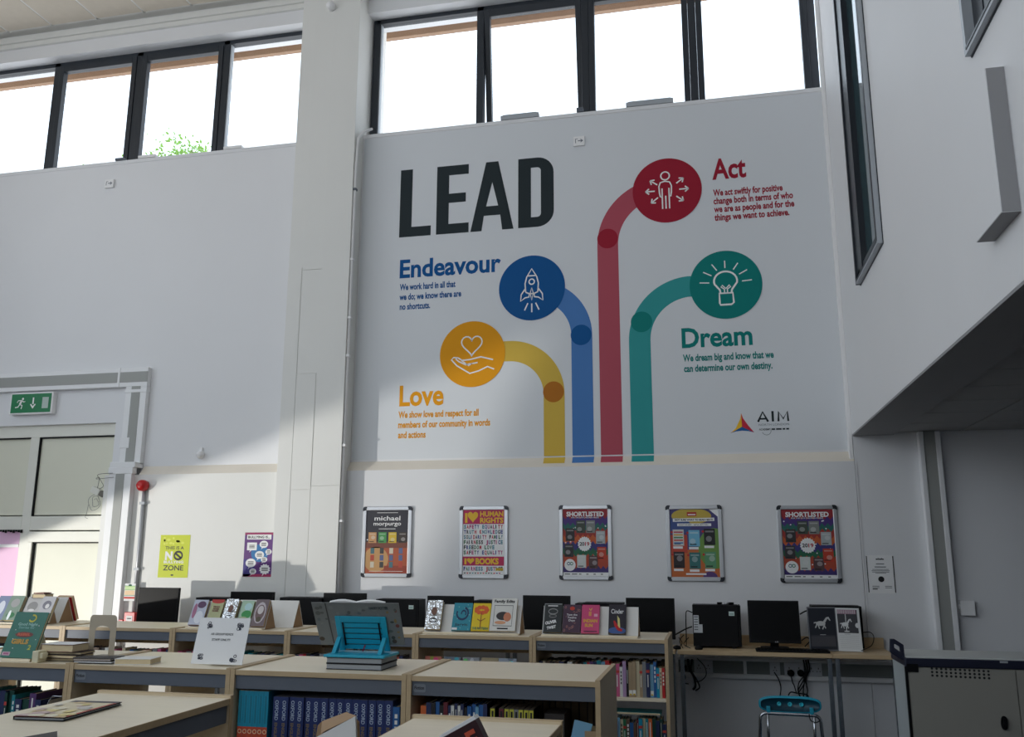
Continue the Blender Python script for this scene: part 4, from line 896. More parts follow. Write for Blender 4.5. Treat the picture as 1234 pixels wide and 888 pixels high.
# face-out paperbacks inside the fifth back bookcase
for i, (a, b_, c, nm) in enumerate(((512, 531.5, (204, 110, 84), 'orange'), (535, 555, (110, 124, 140), 'blue-grey'), (557.5, 577.5, (150, 154, 160), 'black and white'), (580, 600, (176, 160, 124), 'tan'), (601, 622, (168, 178, 192), 'pale blue'))):
    x0_, x1_ = PX(a, 795, BY0+.07), PX(b_, 795, BY0+.07)
    M = Matrix.Translation((x0_, BY0+.055, .602)) @ Matrix.Rotation(R(78), 4, 'X')
    def dd(q, c=c, i=i):
        q.rect(0, 0, 1, 1, cm(c), .0003)
        for k in range(10): q.disc(random.random(), random.random(), random.uniform(.08, .2), cm([max(0, min(255, v+random.choice((-50, 50)))) for v in c]), .0005+.0001*k, 9, random.uniform(.04, .1))
    slab('book', '%s paperback facing out, %s from left in the fifth back bookcase' % (nm, ordn(i+1)), M, x1_-x0_, .205, .02, cm(c), dd, 'face-out paperbacks in the back bookcase')
# ================================================================ A-FRAME DISPLAY STANDS AND THEIR BOOKS
TH, TD, TA = .185, .085, math.atan2(.085, .185)
def tent(x0, x1, yf, zt_, label, h=TH, d=TD, rotz=0, card=CARD, front=TENTW, name='display_stand', t=.006, lip=True):
    r = thing(name, label, 'display stand', ((x0+x1)/2, yf+d, zt_), 'folded A-frame display stands')
    M = Matrix.Translation(((x0+x1)/2, yf+d, 0)) @ Matrix.Rotation(rotz, 4, 'Z') @ Matrix.Translation((-(x0+x1)/2, -yf-d, 0))
    q = MB(M); q.ext([(x0, yf, zt_), (x0, yf+t, zt_), (x0, yf+d+t/2, zt_+h-.004), (x0, yf+d, zt_+h)], (x1-x0, 0, 0), front); q.build('front_board', r)
    q = MB(M); q.ext([(x0, yf+2*d, zt_), (x0, yf+2*d-t, zt_), (x0, yf+d+.0005, zt_+h-.006), (x0, yf+d+.001, zt_+h)], (x1-x0, 0, 0), front)
    for xx in (x0, x1): q.box(xx-.0006, xx+.0006, yf+.002, yf+.004, zt_, zt_+.002, card)
    q.build('rear_board', r)
    q = MB(M); q.ext([(x0+.001, yf+t+.0005, zt_+.001), (x0+.001, yf+2*d-t-.0005, zt_+.001), (x0+.001, yf+d+.001, zt_+h-.012)], (.004, 0, 0), card); q.build('end_gusset', r); q = MB(M); q.ext([(x1-.005, yf+t+.0005, zt_+.001), (x1-.005, yf+2*d-t-.0005, zt_+.001), (x1-.005, yf+d+.001, zt_+h-.012)], (.004, 0, 0), card); q.build('end_gusset', r)
    if lip: q = MB(M); q.box(x0, x1, yf-.034, yf-.001, zt_, zt_+.012, WOOD); q.build('lip', r, bevel=.002)
    return r
def on_tent(px0, px1, pyb, h_, yf, t_, cover, draw, label, group, tilt=0, foil=False, zb=ZT+.013, h=TH, d=TD):
    x0_, x1_ = PX(px0, pyb, yf-.02), PX(px1, pyb, yf-.02); a = math.atan2(d, h)
    M = Matrix.Translation((x0_, yf-.004-t_/math.cos(a), zb)) @ Matrix.Rotation(math.pi/2-a, 4, 'X') 
    M = Matrix.Translation((x0_, yf-.003, zb+.002)) @ Matrix.Rotation(math.pi/2-a, 4, 'X') @ Matrix.Rotation(R(tilt), 4, 'Z')
    M = M @ Matrix.Translation((0, .002+t_*math.tan(a)*0, .001))
    return slab('book', label, M, x1_-x0_, h_, t_, cover, draw, group)
z0 = ZT+.001
tent(-5.4, PX(62.5, 723, 6.015), 5.93, z0, 'white A-frame stand on the far left back bookcase, holding plastic-wrapped books')
tent(PX(30, 757, 6.12), PX(82.5, 722, 6.215), 6.13, z0, 'white A-frame stand behind the far left one, with a red book on its back', lip=False)
tent(PX(226, 757, 5.93), PX(318.5, 758, 5.93), 5.93, z0, 'white A-frame stand with five wrapped books behind the staff sign')
tent(PX(280, 755, 6.12), PX(352, 755, 6.12), 6.13, z0, 'bare white A-frame stand to the right of the five wrapped books', lip=False)
tent(PX(511, 764, 5.95), PX(626, 765, 5.95), 5.95, z0, 'white A-frame stand holding foil, teal, yellow and white books')
tent(PX(653, 766, 5.95), PX(769, 768, 5.95), 5.95, z0, 'white A-frame stand holding four paperbacks near the desk')
def film(q):
    q.rect(0, 0, 1, 1, CLEARP, .0004); q.disc(.5, .62, .2, cm((120, 84, 70)), .0008, 14, .14); q.ring(.5, .3, .25, .04, cm((60, 60, 66)), .0009, ry=.06)
def artist(base, blobs, title=None, tcol=(235, 235, 230), tv=.75, th=.1, tw=.8):
    def f(q):
        q.rect(0, 0, 1, 1, cm(base), .0003)
        for k, (u, v, ru, rv, c) in enumerate(blobs): q.disc(u, v, ru, cm(c), .0006+.0002*k, 16, rv)
        if title:
            L = title.split('|')
            for i, s_ in enumerate(L): q.text(s_, .5, tv-i*th*1.35, th, cm(tcol), .003, width=tw, align='C', bold=.04)
    return f
G1 = 'face-out books on the far left stand'; G2 = 'face-out books behind the staff sign'; G3 = 'face-out books on the stand left of centre'; G4 = 'face-out books on the stand near the desk'
on_tent(-12, 1.5, 757, .19, 5.93, .03, cm((90, 100, 130)), artist((120, 130, 160), [(.5, .5, .3, .3, (200, 205, 215))]), 'blue-grey wrapped book cut by the left picture edge', G1)
on_tent(2, 19, 757, .19, 5.93, .035, cm((110, 130, 118)), artist((120, 140, 126), [(.5, .7, .3, .18, (150, 150, 150)), (.5, .2, .3, .12, (50, 110, 70)), (.4, .2, .1, .2, (225, 232, 235))]), 'wrapped book with grey portrait and green foot on far left stand', G1)
on_tent(22, 40, 757, .19, 5.93, .02, cm((160, 160, 160)), artist((168, 168, 168), [(.5, .6, .34, .2, (130, 130, 130)), (.5, .45, .2, .05, (200, 200, 200))]), 'pale grey book with face drawing behind the green book, left one', G1)
on_tent(41, 57, 757, .19, 5.93, .03, cm((150, 150, 154)), artist((172, 172, 176), [(.5, .65, .32, .18, (110, 110, 120)), (.55, .6, .15, .1, (200, 200, 200))]), 'pale grey book with dark sketch behind the green book, right one', G1)
on_tent(226, 243, 757, .185, 5.93, .022, cm((120, 70, 100)), artist((196, 200, 216), [(.6, .8, .3, .14, (96, 60, 96)), (.2, .55, .14, .3, (170, 110, 140)), (.6, .3, .3, .25, (228, 230, 238))]), 'wrapped white and purple book at the left of the sign stand', G2)
on_tent(247, 262, 757, .19, 5.93, .02, cm((176, 180, 136)), artist((184, 186, 140), [(.5, .96, .6, .12, (190, 54, 44))], 'FRAN|AND|ROMA', (120, 60, 50), .68, .06, .5), 'sage green book with red top edge on the sign stand', G2)
on_tent(266, 281, 757, .19, 5.93, .035, cm((128, 116, 100)), film, 'crinkled foil-wrapped book on the stand behind the staff sign', G2)
on_tent(284, 299, 757, .185, 5.93, .02, cm((130, 170, 130)), artist((176, 206, 180), [(.6, .75, .3, .15, (190, 225, 225)), (.6, .45, .4, .16, (60, 150, 80)), (.4, .2, .5, .16, (170, 180, 140))]), 'wrapped pale green landscape book on the sign stand', G2)
on_tent(301, 317, 757, .195, 5.93, .02, cm((150, 110, 90)), artist((120, 104, 108), [(.5, .5, .42, .4, (196, 186, 190)), (.5, .5, .34, .3, (120, 96, 96)), (.5, .6, .22, .16, (214, 206, 204)), (.5, .25, .2, .1, (90, 80, 60))]), 'wrapped book with ornate white oval frame at the right of the sign stand', G2)
on_tent(512, 530, 763, .20, 5.95, .035, cm((150, 150, 150)), film, 'silver foil-wrapped book at the left of the stand left of centre', G3)
def jervis(q):
    q.rect(0, 0, 1, 1, cm((40, 140, 160)), .0003); q.ring(.5, .62, .3, .08, cm((24, 50, 90)), .0008, ry=.22, a0=-200, a1=70); q.ring(.56, .62, .12, .06, cm((24, 50, 90)), .0008, ry=.1, a0=-40, a1=200)
    for i in range(18): q.disc(random.random(), random.random(), .03, cm((120, 190, 190)), .0006, 7, .02)
    q.text('Jarvis', .5, .17, .1, cm((20, 30, 50)), .001, width=.7, align='C'); q.rect(.02, .02, .3, .1, PAPER, .0012)
on_tent(543.5, 566, 763, .19, 5.95, .018, cm((40, 130, 150)), jervis, 'teal paperback with dark swirl on the stand left of centre', G3)
def tree_c(q):
    q.rect(0, 0, 1, 1, cm((232, 200, 30)), .0003)
    for i in range(9): q.disc(.5+.3*math.cos(i*.7), .75+.1*math.sin(i*.7), .13, cm((222, 96, 40)), .0005+.0001*i, 10, .08)
    q.stroke([(.5, .1), (.5, .65)], .04, cm((150, 70, 40)), .002); q.stroke([(.3, .42), (.5, .34), (.75, .45)], .03, cm((150, 70, 40)), .002)
    q.text('THE PATTERN', .5, .04, .09, cm((60, 120, 90)), .002, width=.9, align='C', bold=.03)
on_tent(567, 588.5, 764, .19, 5.95, .018, cm((222, 190, 40)), tree_c, 'bright yellow paperback with orange tree on the stand left of centre', G3)
def edits(q):
    q.rect(0, 0, 1, 1, cm((224, 222, 216)), .0003); q.text('Family Edits', .5, .86, .09, BK, .001, width=.8, align='C', bold=.04)
    q.stroke([(.13, .15), (.13, .77), (.85, .77), (.85, .15)], .02, BK, .001, True); q.disc(.48, .45, .26, cm((56, 50, 50)), .0012, 18, .13); q.disc(.66, .42, .15, cm((206, 130, 96)), .0016, 14, .14); q.disc(.4, .25, .22, cm((220, 160, 120)), .0014, 14, .05)
    q.rect(.3, .05, .72, .09, BK, .001)
on_tent(589.5, 620.5, 765, .225, 5.95, .025, cm((224, 222, 216)), edits, 'large white book with dark ink portrait at the right of its stand', G3)
def olv(q):
    q.rect(0, 0, 1, 1, cm((40, 44, 46)), .0003); q.stroke([(.03, .02), (.03, .98), (.97, .98)], .03, cm((150, 154, 156)), .0006)
    q.rect(.2, .90, .75, .93, PAPER, .001); q.ring(.5, .72, .25, .03, cm((150, 150, 150)), .001, ry=.09); q.ring(.5, .56, .2, .03, cm((120, 120, 120)), .001, ry=.05)
    q.text('OLIVER', .42, .3, .1, PAPER, .001, width=.62, align='C', bold=.05, rot=8); q.text('TWIST', .46, .12, .1, PAPER, .001, width=.5, align='C', bold=.05, rot=8)
on_tent(654, 676, 765, .195, 5.95, .02, cm((40, 44, 46)), olv, 'black paperback lettered OLIVER TWIST on the stand near the desk', G4)
def twel(q):
    q.rect(0, 0, 1, 1, cm((70, 44, 66)), .0003); q.disc(.5, .86, .14, cm((200, 60, 40)), .0006, 14, .07)
    for i in range(16): q.ring(random.uniform(.08, .92), random.uniform(.06, .9), .05, .018, cm((176, 120, 110)), .0008, ry=.035, n=8)
    q.rect(.18, .36, .82, .70, cm((70, 44, 66)), .0012)
    q.text('Tom the', .5, .6, .07, PAPER, .002, width=.6, align='C'); q.text('Twelve', .5, .5, .07, PAPER, .002, width=.5, align='C'); q.text('Days', .5, .4, .07, PAPER, .002, width=.35, align='C')
on_tent(677.5, 699, 766, .19, 5.95, .018, cm((84, 54, 70)), twel, 'dark purple patterned paperback next to the pink one', G4)
def ind(q):
    q.rect(0, 0, 1, 1, cm((206, 70, 120)), .0003); q.text('INDIAN', .5, .38, .11, cm((224, 170, 60)), .001, width=.8, align='C', bold=.05); q.text('SUN', .42, .22, .11, cm((224, 170, 60)), .001, width=.45, align='C', bold=.05)
    q.stroke([(.42, .86), (.5, .8), (.58, .88)], .04, cm((230, 190, 90)), .001); q.rect(.4, .6, .55, .76, cm((224, 150, 90)), .001); q.rect(.7, .58, .9, .68, cm((230, 170, 190)), .001); q.rect(.15, .04, .9, .08, cm((90, 30, 60)), .001)
on_tent(700, 721.5, 766, .19, 5.95, .018, cm((206, 70, 120)), ind, 'bright pink paperback with gold lettering near the desk', G4)
def cind(q):
    q.rect(0, 0, 1, 1, cm((38, 32, 44)), .0003); q.disc(.5, .1, .5, cm((60, 90, 150)), .0006, 24, .12); q.text('Cinder', .5, .68, .16, PAPER, .0014, width=.72, align='C')
    q.poly([(.5, .62), (.64, .5), (.68, .2), (.55, .2)], cm((214, 206, 130)), .001); q.poly([(.28, .42), (.36, .44), (.62, .2), (.82, .14), (.78, .07), (.55, .1), (.34, .26)], cm((190, 24, 30)), .0018)
on_tent(733, 754, 767, .195, 5.95, .02, cm((38, 32, 44)), cind, 'dark paperback lettered Cinder with a red shoe shape', G4)
# books resting on and behind the far left stands
q = MB(Matrix.Translation((PX(50, 721, 6.12), 6.02, ZT+TH+.0075)) @ Matrix.Rotation(R(4), 4, 'Z')); 
q = None
M = Matrix.Translation((PX(47, 719, 6.02)-.02, 5.97, ZT+TH+.004)) @ Matrix.Rotation(R(3), 4, 'Z')
slab('book', 'dark blue book lying across the top of the far left stands', M, .11, .1, .03, cm((40, 38, 62)), None)
M = M @ Matrix.Translation((.012, .0, .032)); slab('book', 'thin red-edged book lying on the dark blue book at far left', M, .085, .09, .008, cm((120, 34, 44)), None)
xq = PX(93.5, 748, 6.33)
M = Matrix.Translation((xq-.125, 6.13+2*TD+.036, ZT+.016)) @ Matrix.Rotation(R(90)+TA, 4, 'X')
slab('book', 'red book leaning on the back slope of the far left stand', M, .13, .2, .03, cm((170, 34, 34)), None)
# ---------------- things on the middle row
MY = 3.95
M = Matrix.Translation((PX(2, 794, 3.93), 3.93, ZT+.011)) @ Matrix.Rotation(R(-4), 4, 'Z') @ Matrix.Rotation(R(70), 4, 'X')
def dgreen(q):
    q.ring(.58, .86, .10, .035, cm((200, 190, 60)), .001, ry=.07, a0=-150, a1=110)
    for k, (s_, v, c) in enumerate((('Good Night', .70, (150, 190, 180)), ('Stories for', .63, (120, 170, 160)))): q.text(s_, .5, v, .06, cm(c), .001, width=.6 if k == 0 else .5, align='C', bold=.03)
    q.disc(.5, .50, .28, cm((110, 50, 44)), .001, 18, .06); q.text('REBEL', .5, .475, .06, cm((196, 90, 60)), .0016, width=.4, align='C', bold=.05)
    q.text('GIRLS', .45, .30, .10, cm((196, 150, 60)), .0016, width=.52, align='C', bold=.05); q.text('2', .75, .18, .10, cm((190, 190, 70)), .0016, width=.1, bold=.03)
    for u, v in ((.2, .4), (.85, .7), (.9, .4), (.18, .6), (.3, .2)): q.disc(u, v, .015, PAPER, .001, 8, .01)
    q.rect(.04, .04, .28, .12, cm((196, 170, 180)), .0012); q.rect(.08, .06, .24, .10, cm((170, 90, 130)), .0016)
slab('book', 'dark green book with moon and gold lettering propped on the left middle bookcase', M, PX(44, 794, 3.93)-PX(2, 794, 3.93), .225, .016, mat('green_cover', (14, 104, 84), .4), dgreen)
s3 = thing('book_easel', 'small pale wood easel holding up the dark green book', 'book stand', (PX(46, 790, 3.97), 4.0, ZT+.001))
xg = PX(2, 794, 3.93)
q = MB(); q.ext([(xg+.03, 3.90, ZT+.001), (xg+.19, 3.90, ZT+.001), (xg+.19, 4.09, ZT+.001), (xg+.03, 4.09, ZT+.001)], (0, 0, .008), WOOD); q.box(xg+.03, xg+.19, 3.895, 3.905, ZT+.001, ZT+.014, WOOD); q.build('base', s3)
q = MB(); q.ext([(xg+.06, 4.06, ZT+.009), (xg+.06, 4.07, ZT+.009), (xg+.06, 4.012, ZT+.15), (xg+.06, 4.006, ZT+.15)], (.09, 0, 0), WOOD); q.build('prop', s3)
q = MB(); x = PX(43, 797, 3.9); q.box(x, x+.035, 3.87, 3.93, ZT+.0, ZT+.055, mat('cream_block', (226, 218, 186), .6)); q.box(x+.03, x+.05, 3.88, 3.92, ZT+.02, ZT+.045, mat('cream_block', (226, 218, 186), .6)); tag(q.build('label_block', bevel=.004), 'small cream card block between the green book and the book pile', 'block')
# pile of books
x0p, x1p = PX(52, 795, 3.95), PX(103, 792, 3.97)
zz_ = ZT+.001
for i, (dx, w_, dy, rot, t_, c, lab) in enumerate(((.0, .19, .02, 4, .014, (70, 54, 44), 'bottom dark brown book of the small pile left of the bookend'), (.01, .185, .015, -3, .016, (60, 44, 40), 'second book from the bottom, dark, in pile left of the bookend'), (.012, .19, .01, 6, .012, (44, 34, 34), 'third book up, thin and black, in pile left of bookend'), (-.004, .175, .0, 2, .034, (120, 84, 72), 'thick book with brown cover edge near the top of the pile'))):
    M = Matrix.Translation((x0p+dx, 3.93+dy, zz_)) @ Matrix.Rotation(R(rot), 4, 'Z'); slab('book', lab, M, w_, .125, t_, cm(c), None, 'pile of books left of the bookend'); zz_ += t_+.001
M = Matrix.Translation((x0p-.004, 3.93, zz_)) @ Matrix.Rotation(R(2), 4, 'Z'); q = MB(M); q.box(0, .175, 0, .125, 0, .002, PAPER); tag(q.build('paper_sheet'), 'white sheet on top of the pile of books left of bookend', 'paper')
# bookend
be = thing('metal_bookend', 'tall beige metal bookend with arched cut-out standing on the middle row', 'bookend', (PX(121, 794, 4.1), 4.10, ZT+.001))
x0_, x1_ = PX(104.5, 794, 4.10), PX(137, 794, 4.10); hb = .205; BEG = mat('beige_metal', (176, 164, 144), .5)
wd = x1_-x0_; leg = .034
outer = [(x0_, 0), (x0_, hb-.02)] + arc(x0_+.02, hb-.02, .02, .02, 180, 90, 5) + arc(x1_-.02, hb-.02, .02, .02, 90, 0, 5) + [(x1_, 0)]
inner = [(x1_-leg, 0), (x1_-leg, hb-.075)] + arc((x0_+x1_)/2, hb-.075, wd/2-leg, .022, 0, 180, 8) + [(x0_+leg, 0)]
q = MB(wallM(4.10, 0, ZT+.0075)); q.prism([(a, b_) for a, b_ in outer+inner], 0, .0015, BEG); q.build('plate', be)
q = MB(); q.box(x0_, x1_, 4.10, 4.22, ZT+.0075, ZT+.009, BEG); q.box(x0_+leg, x1_-leg, 3.99, 4.10, ZT+.0075, ZT+.009, BEG); q.build('foot', be)
# flat magazines and thin book
mg = [((92, 799), .20, .15, 8, .010, (48, 48, 54), 'dark magazine lying at the foot of the metal bookend'), ((103, 797), .19, .15, 14, .008, (150, 130, 110), 'tan magazine on top of the dark one by the bookend'), ((115, 795), .21, .15, 20, .006, (60, 56, 56), 'black-edged magazine fanned over the others right of the bookend')]
zz_ = ZT+.004
for (p_, w_, h_, rot, t_, c, lab) in mg:
    X, Y_, _ = onZ(*p_, ZT); M = Matrix.Translation((X, 3.89, zz_)) @ Matrix.Rotation(R(rot*.5), 4, 'Z'); slab('magazine', lab, M, w_, .095, t_, cm(c), None, 'flat magazines by the bookend', 'magazine', pages=PAPER); zz_ += t_+.0005
X, Y_, _ = onZ(143, 800, ZT); M = Matrix.Translation((X, 3.90, ZT+.001)) @ Matrix.Rotation(R(10), 4, 'Z')
slab('book', 'thin book with white cover lying right of the magazines near staff sign', M, .175, .12, .026, TENTW, None, pages=PAGES)
# staff sign
sg = thing('paper_sign', 'white printed staff sign with four small black doodles, leaning on the middle row', 'sign', (PX(262, 800, 3.98), 3.98, ZT+.001))
x0_, x1_ = PX(229.5, 800, 3.96), PX(291.5, 800, 3.96)
M = Matrix.Translation((x0_, 3.96, ZT+.009)) @ Matrix.Rotation(R(74), 4, 'X'); hs = .215; wq = x1_-x0_
q = MB(M); q.box(0, wq, 0, hs, -.002, 0, PAPER); q.build('sheet', sg)
q = MB(M @ Matrix.Diagonal((wq, hs, 1, 1)))
q.text('AR GROUP READS', .5, .62, .05, cm((60, 62, 66)), .001, width=.44, align='C', bold=.02); q.text('STAFF ONLY!!', .5, .50, .05, cm((60, 62, 66)), .001, width=.36, align='C', bold=.02)
for u, v, s_ in ((.22, .83, .8), (.83, .80, 1), (.16, .15, .8), (.80, .15, 1.2)):
    for k in range(7): q.ring(u+random.uniform(-.04, .04)*s_, v+random.uniform(-.07, .07)*s_, random.uniform(.016, .036)*s_, .013, cm((40, 42, 60)), .001+.0001*k, n=9, ry=random.uniform(.02, .035)*s_)
    q.disc(u, v-.04*s_, .025*s_, cm((40, 42, 60)), .0008, 9, .03*s_)
q.build('print', sg)
q = MB(M); q.ext([(.04, hs*.8, -.002), (wq-.04, hs*.8, -.002), (wq-.06, .02, -.085), (.06, .02, -.085)], (0, 0, -.002), TENTW); q.build('prop', sg)
# two grey books under the holder
xh0, xh1 = PX(393, 803, 3.98), PX(456, 803, 3.98)
zz_ = ZT+.001
for i, lab in enumerate(('grey hardback lying directly on the bookcase under the turquoise holder', 'grey hardback lying between the lower one and the turquoise holder')):
    r = bpy.data.objects.new('book', None); C.objects.link(r); r.location = (xh0, 3.98, zz_); tag(r, lab, 'book', 'two grey books under the holder')
    q = MB(); q.box(xh0, xh1+.015, 3.98, 4.19, zz_, zz_+.003, BLKG); q.box(xh0, xh1+.015, 3.98, 4.19, zz_+.023, zz_+.026, BLKG); q.build('cover', r)
    q = MB(); q.box(xh0+.002, xh1+.012, 3.982, 4.188, zz_+.003, zz_+.023, mat('grey_pages', (150, 154, 158), .8)); q.build('page_block', r); zz_ += .0268
bh = thing('book_holder', 'turquoise plastic slatted book holder on two grey books in the middle row', 'book stand', ((xh0+xh1)/2, 4.05, zz_))
q = MB(); q.box(xh0-.012, xh1+.03, 3.97, 4.17, zz_, zz_+.012, TEAL); q.build('base', bh, bevel=.003)
zb_ = zz_+.012; rake = R(-14)   # back rest leans towards the camera's far side
M = Matrix.Translation((xh0, 4.0, zb_)) @ Matrix.Rotation(R(68), 4, 'X'); wq = xh1-xh0+.0; hq = .18
M = Matrix.Translation((0, 0, 0)) @ Matrix.Translation((xh0-.0, 4.13, zb_+.002)) @ Matrix.Rotation(R(117), 4, 'X')
for a in ((0, .028, 0, hq), (wq-.028, wq, 0, hq)): q = MB(M @ Matrix.Shear('XZ', 4, (0, 0)) if False else M); q.box(a[0], a[1], a[2], a[3], -.008, 0, TEAL); q.build('side_rail', bh, bevel=.002)
q = MB(M); q.box(.028, wq-.028, hq-.03, hq, -.008, 0, TEAL); q.build('top_rail', bh, bevel=.002)
for k in range(5): q = MB(M); z_ = .010+k*.0285; q.box(.028, wq-.028, z_, z_+.0215, -.006, -.001, TEAL); q.build('slat', bh)
for s_ in (0, 1):
    xx = .034 if not s_ else wq-.040
    q = MB(M); q.box(xx, xx+.006, .03, .15, .0, .004, BLKG); q.build('prop_wire', bh)
for s_ in (0, 1):
    xx = xh0+.004 if not s_ else xh1-.024
    q = MB(); q.ext([(xx, 4.02, zb_), (xx, 4.06, zb_), (xx, 4.092, zb_+.065), (xx, 4.082, zb_+.070)], (.02, 0, 0), TEAL); q.build('side_bracket', bh, bevel=.002)
q = MB(M); q.stroke([(wq*.46, .0), (wq*.53, .035)], .006, cm((150, 30, 60)), .003); q.build('marker_ribbon', bh)
# the big open picture book seen from behind
xl_, xr2 = PX(377, 730, 4.13), PX(484, 765, 4.13)
ob = thing('open_picture_book', 'large open picture book seen from behind, held up on the turquoise holder', 'book', ((xl_+xr2)/2, 4.13, zb_))
M2 = M @ Matrix.Translation((0, 0, -.0095))
c0, c1 = -.045-.02, wq+.085; cb, ct = .030, .215
q = MB(M2); pts = [(-.035, cb), (wq+.085, cb+.002), (wq+.06, ct), (-.052, ct)]
Mi = M2.inverted(); nrm = M2.to_3x3() @ Vector((0, 0, 1)); o0 = M2.to_translation(); eye = Vector((0, 0, EYE))
def onM(px_, py_): d = _ray(px_, py_); t = (o0-eye).dot(nrm)/d.dot(nrm); p = Mi @ (eye+d*t); return (p.x, p.y)
pts = [onM(387, 777), onM(488, 777), onM(480, 727), onM(375, 726)]
cb = (pts[0][1]+pts[1][1])/2; ct = (pts[2][1]+pts[3][1])/2
q.prism(pts, -.004, 0, mat('storybook_cover', (112, 116, 116), .35)); q.build('cover', ob)
q = MB(M2)
midx = (pts[0][0]+pts[1][0])/2
for k in range(2):
    a, b_ = (pts[3][0]+.09, pts[3][0]+.22) if k == 0 else (pts[3][0]+.222, pts[2][0]-.07)
    top = [(a+(b_-a)*i/10, ct+.010*math.sin(math.pi*i/10)) for i in range(11)]
    q.prism([(a, cb+.01)] + [(x_, y_-.001) for x_, y_ in top] + [(b_, cb+.01)], -.018, -.0045, PAPER)
q.build('page_block', ob)
q = MB(M2)
wv = [(-1, (70, 66, 60)), (0, (90, 96, 92)), (1, (120, 92, 50))]
L_ = lambda t: pts[3][0]+(pts[2][0]-pts[3][0])*t
random.seed(3)
q.stroke([(L_(.16), ct-.002), (L_(.18)+.005, cb+.004)], .006, cm((60, 60, 58)), .0006); 
for k in range(60):
    t = random.random(); v = random.uniform(cb+.02, ct-.02)
    c = random.choice(((60, 66, 60), (84, 92, 88), (130, 110, 70), (70, 60, 50), (110, 60, 52), (44, 60, 54))) if t > .78 or v < .08 else random.choice(((96, 104, 106), (120, 124, 122), (88, 92, 90)))
    q.disc(min(L_(.955), max(L_(.06), L_(t))), v, random.uniform(.006, .014), cm(c), .0007+.00001*k, 9, random.uniform(.005, .012))
q.text('HARRY POTTER', L_(.66), ct-.032, .014, cm((50, 62, 66)), .0016, width=.095, bold=.03, align='L')
q.M = M2 @ Matrix.Scale(1, 4)
q.build('cover_print', ob)
random.seed(11)
# ---------------- things on the near bookcases
P = [onZ(x_, y_, ZT+.012) for x_, y_ in ((16, 863), (77, 865), (139, 847.5), (84, 844))]
v0 = Vector(P[0]); ex_ = Vector(P[1])-v0; ey = Vector(P[3])-v0
rot = math.atan2(ex_.y, ex_.x); M = Matrix.Translation((v0.x, v0.y, ZT+.002)) @ Matrix.Rotation(rot, 4, 'Z')
def dmag(q):
    q.rect(0, 0, 1, 1, cm((226, 212, 180)), .0003); q.rect(0, 0, 1, .04, cm((170, 60, 80)), .0006); q.rect(.93, 0, 1, 1, cm((180, 70, 60)), .0006); q.rect(0, .9, 1, 1, cm((70, 66, 76)), .0007)
    random.seed(5)
    for k in range(26): q.disc(random.random()*.9, random.random()*.9, random.uniform(.06, .16), cm(random.choice(((236, 226, 200), (222, 196, 150), (214, 206, 196), (232, 214, 150), (206, 180, 176)))), .0008+.0001*k, 11, random.uniform(.04, .09))
slab('magazine', 'cream covered magazine lying flat on the near left bookcase', M, ex_.length, ey.length, .010, BLKG, dmag, None, 'magazine', pages=mat('grey_pages', (150, 154, 158)))
X, Y_, _ = onZ(69, 881, ZT); zk = ZT+.013
kp = [onZ(a, b_, zk) for a, b_ in ((69, 880.8), (69, 903), (-20, 905), (28, 888))]
q = MB(); q.ext([(p[0], p[1], ZT+.001) for p in kp], (0, 0, .012), mat('dark_brown_cover', (46, 38, 36))); tag(q.build('folder'), 'corner of a dark brown folder lying at the bottom left edge', 'folder')
# nearest bookcase: card display stand and a dark paperback
yn = 1.12
tz = lambda px_, py_, Y: PZ(px_, py_, Y)
def near_stand():
    xa, za = onY(428, 863, yn)[0], PZ(428, 863, yn)
    r = thing('display_stand', 'white and brown card display stand at the bottom edge of the picture', 'display stand', (xa-.1, yn, ZT+.001))
    xb_ = PX(380, 888, yn)
    q = MB(); zt_ = za; q.ext([(xa, yn, zt_), (PX(452, 900, yn), yn, ZT+.001), (xa-.13, yn+.0, ZT+.001), (PX(372, 893, yn), yn, max(ZT+.01, PZ(372, 893, yn)))], (0, .004, 0), TENTW); q.build('front_board', r)
    q = MB(); yb_ = yn+.09
    q.ext([(PX(417, 858, yb_), yb_, PZ(417, 858, yb_)), (PX(388, 869, yb_), yb_, PZ(388, 869, yb_)), (PX(383, 874, yb_), yb_, PZ(383, 874, yb_)), (PX(350, 890, yb_), yb_, ZT+.001), (PX(450, 890, yb_), yb_, ZT+.001), (PX(432, 870, yb_), yb_, PZ(432, 870, yb_))], (0, .004, 0), CARD); q.build('rear_board', r)
    q = MB(); zc = PZ(417, 858, yb_); q.add([(xa, yn+.004, za), (PX(385, 884, yn), yn+.004, PZ(385, 884, yn)), (PX(388, 869, yb_), yb_, PZ(388, 869, yb_)), (PX(417, 858, yb_), yb_, zc)], [(0, 1, 2, 3)], CARD); q.add([(xa, yn+.0045, za-.002), (PX(385, 884, yn), yn+.0045, PZ(385, 884, yn)-.002), (PX(388, 869, yb_), yb_, PZ(388, 869, yb_)-.002), (PX(417, 858, yb_), yb_, zc-.002)], [(3, 2, 1, 0)], CARD); q.build('top_flap', r)
near_stand()
Yn = 1.2
c_ = onY(573, 867, Yn); l_ = onY(535, 888, Yn); r_ = onY(580, 890, Yn)
rb = thing('book', 'dark paperback with red and orange lettering leaning at the bottom edge', 'book', (c_[0], Yn, ZT+.001))
def quadp(q, pts, y, mt): q.ext([(a, y, b_) for a, b_ in pts], (0, .018, 0), mt)
dxz = Vector((l_[0]-c_[0], l_[2]-c_[2])); dxz = dxz.normalized(); dn = Vector((-dxz.y, dxz.x)) if dxz.x*0 == 0 else None
if dn.y > 0: dn = -dn
A_ = Vector((c_[0], c_[2])); L1 = .15; H1 = (c_[2]-ZT-.002)/abs(dn.y)
Bp = A_+dxz*L1; Cp = A_+dn*min(H1, .19)
drop = lambda v: (v.x, max(v.y, ZT+.002))
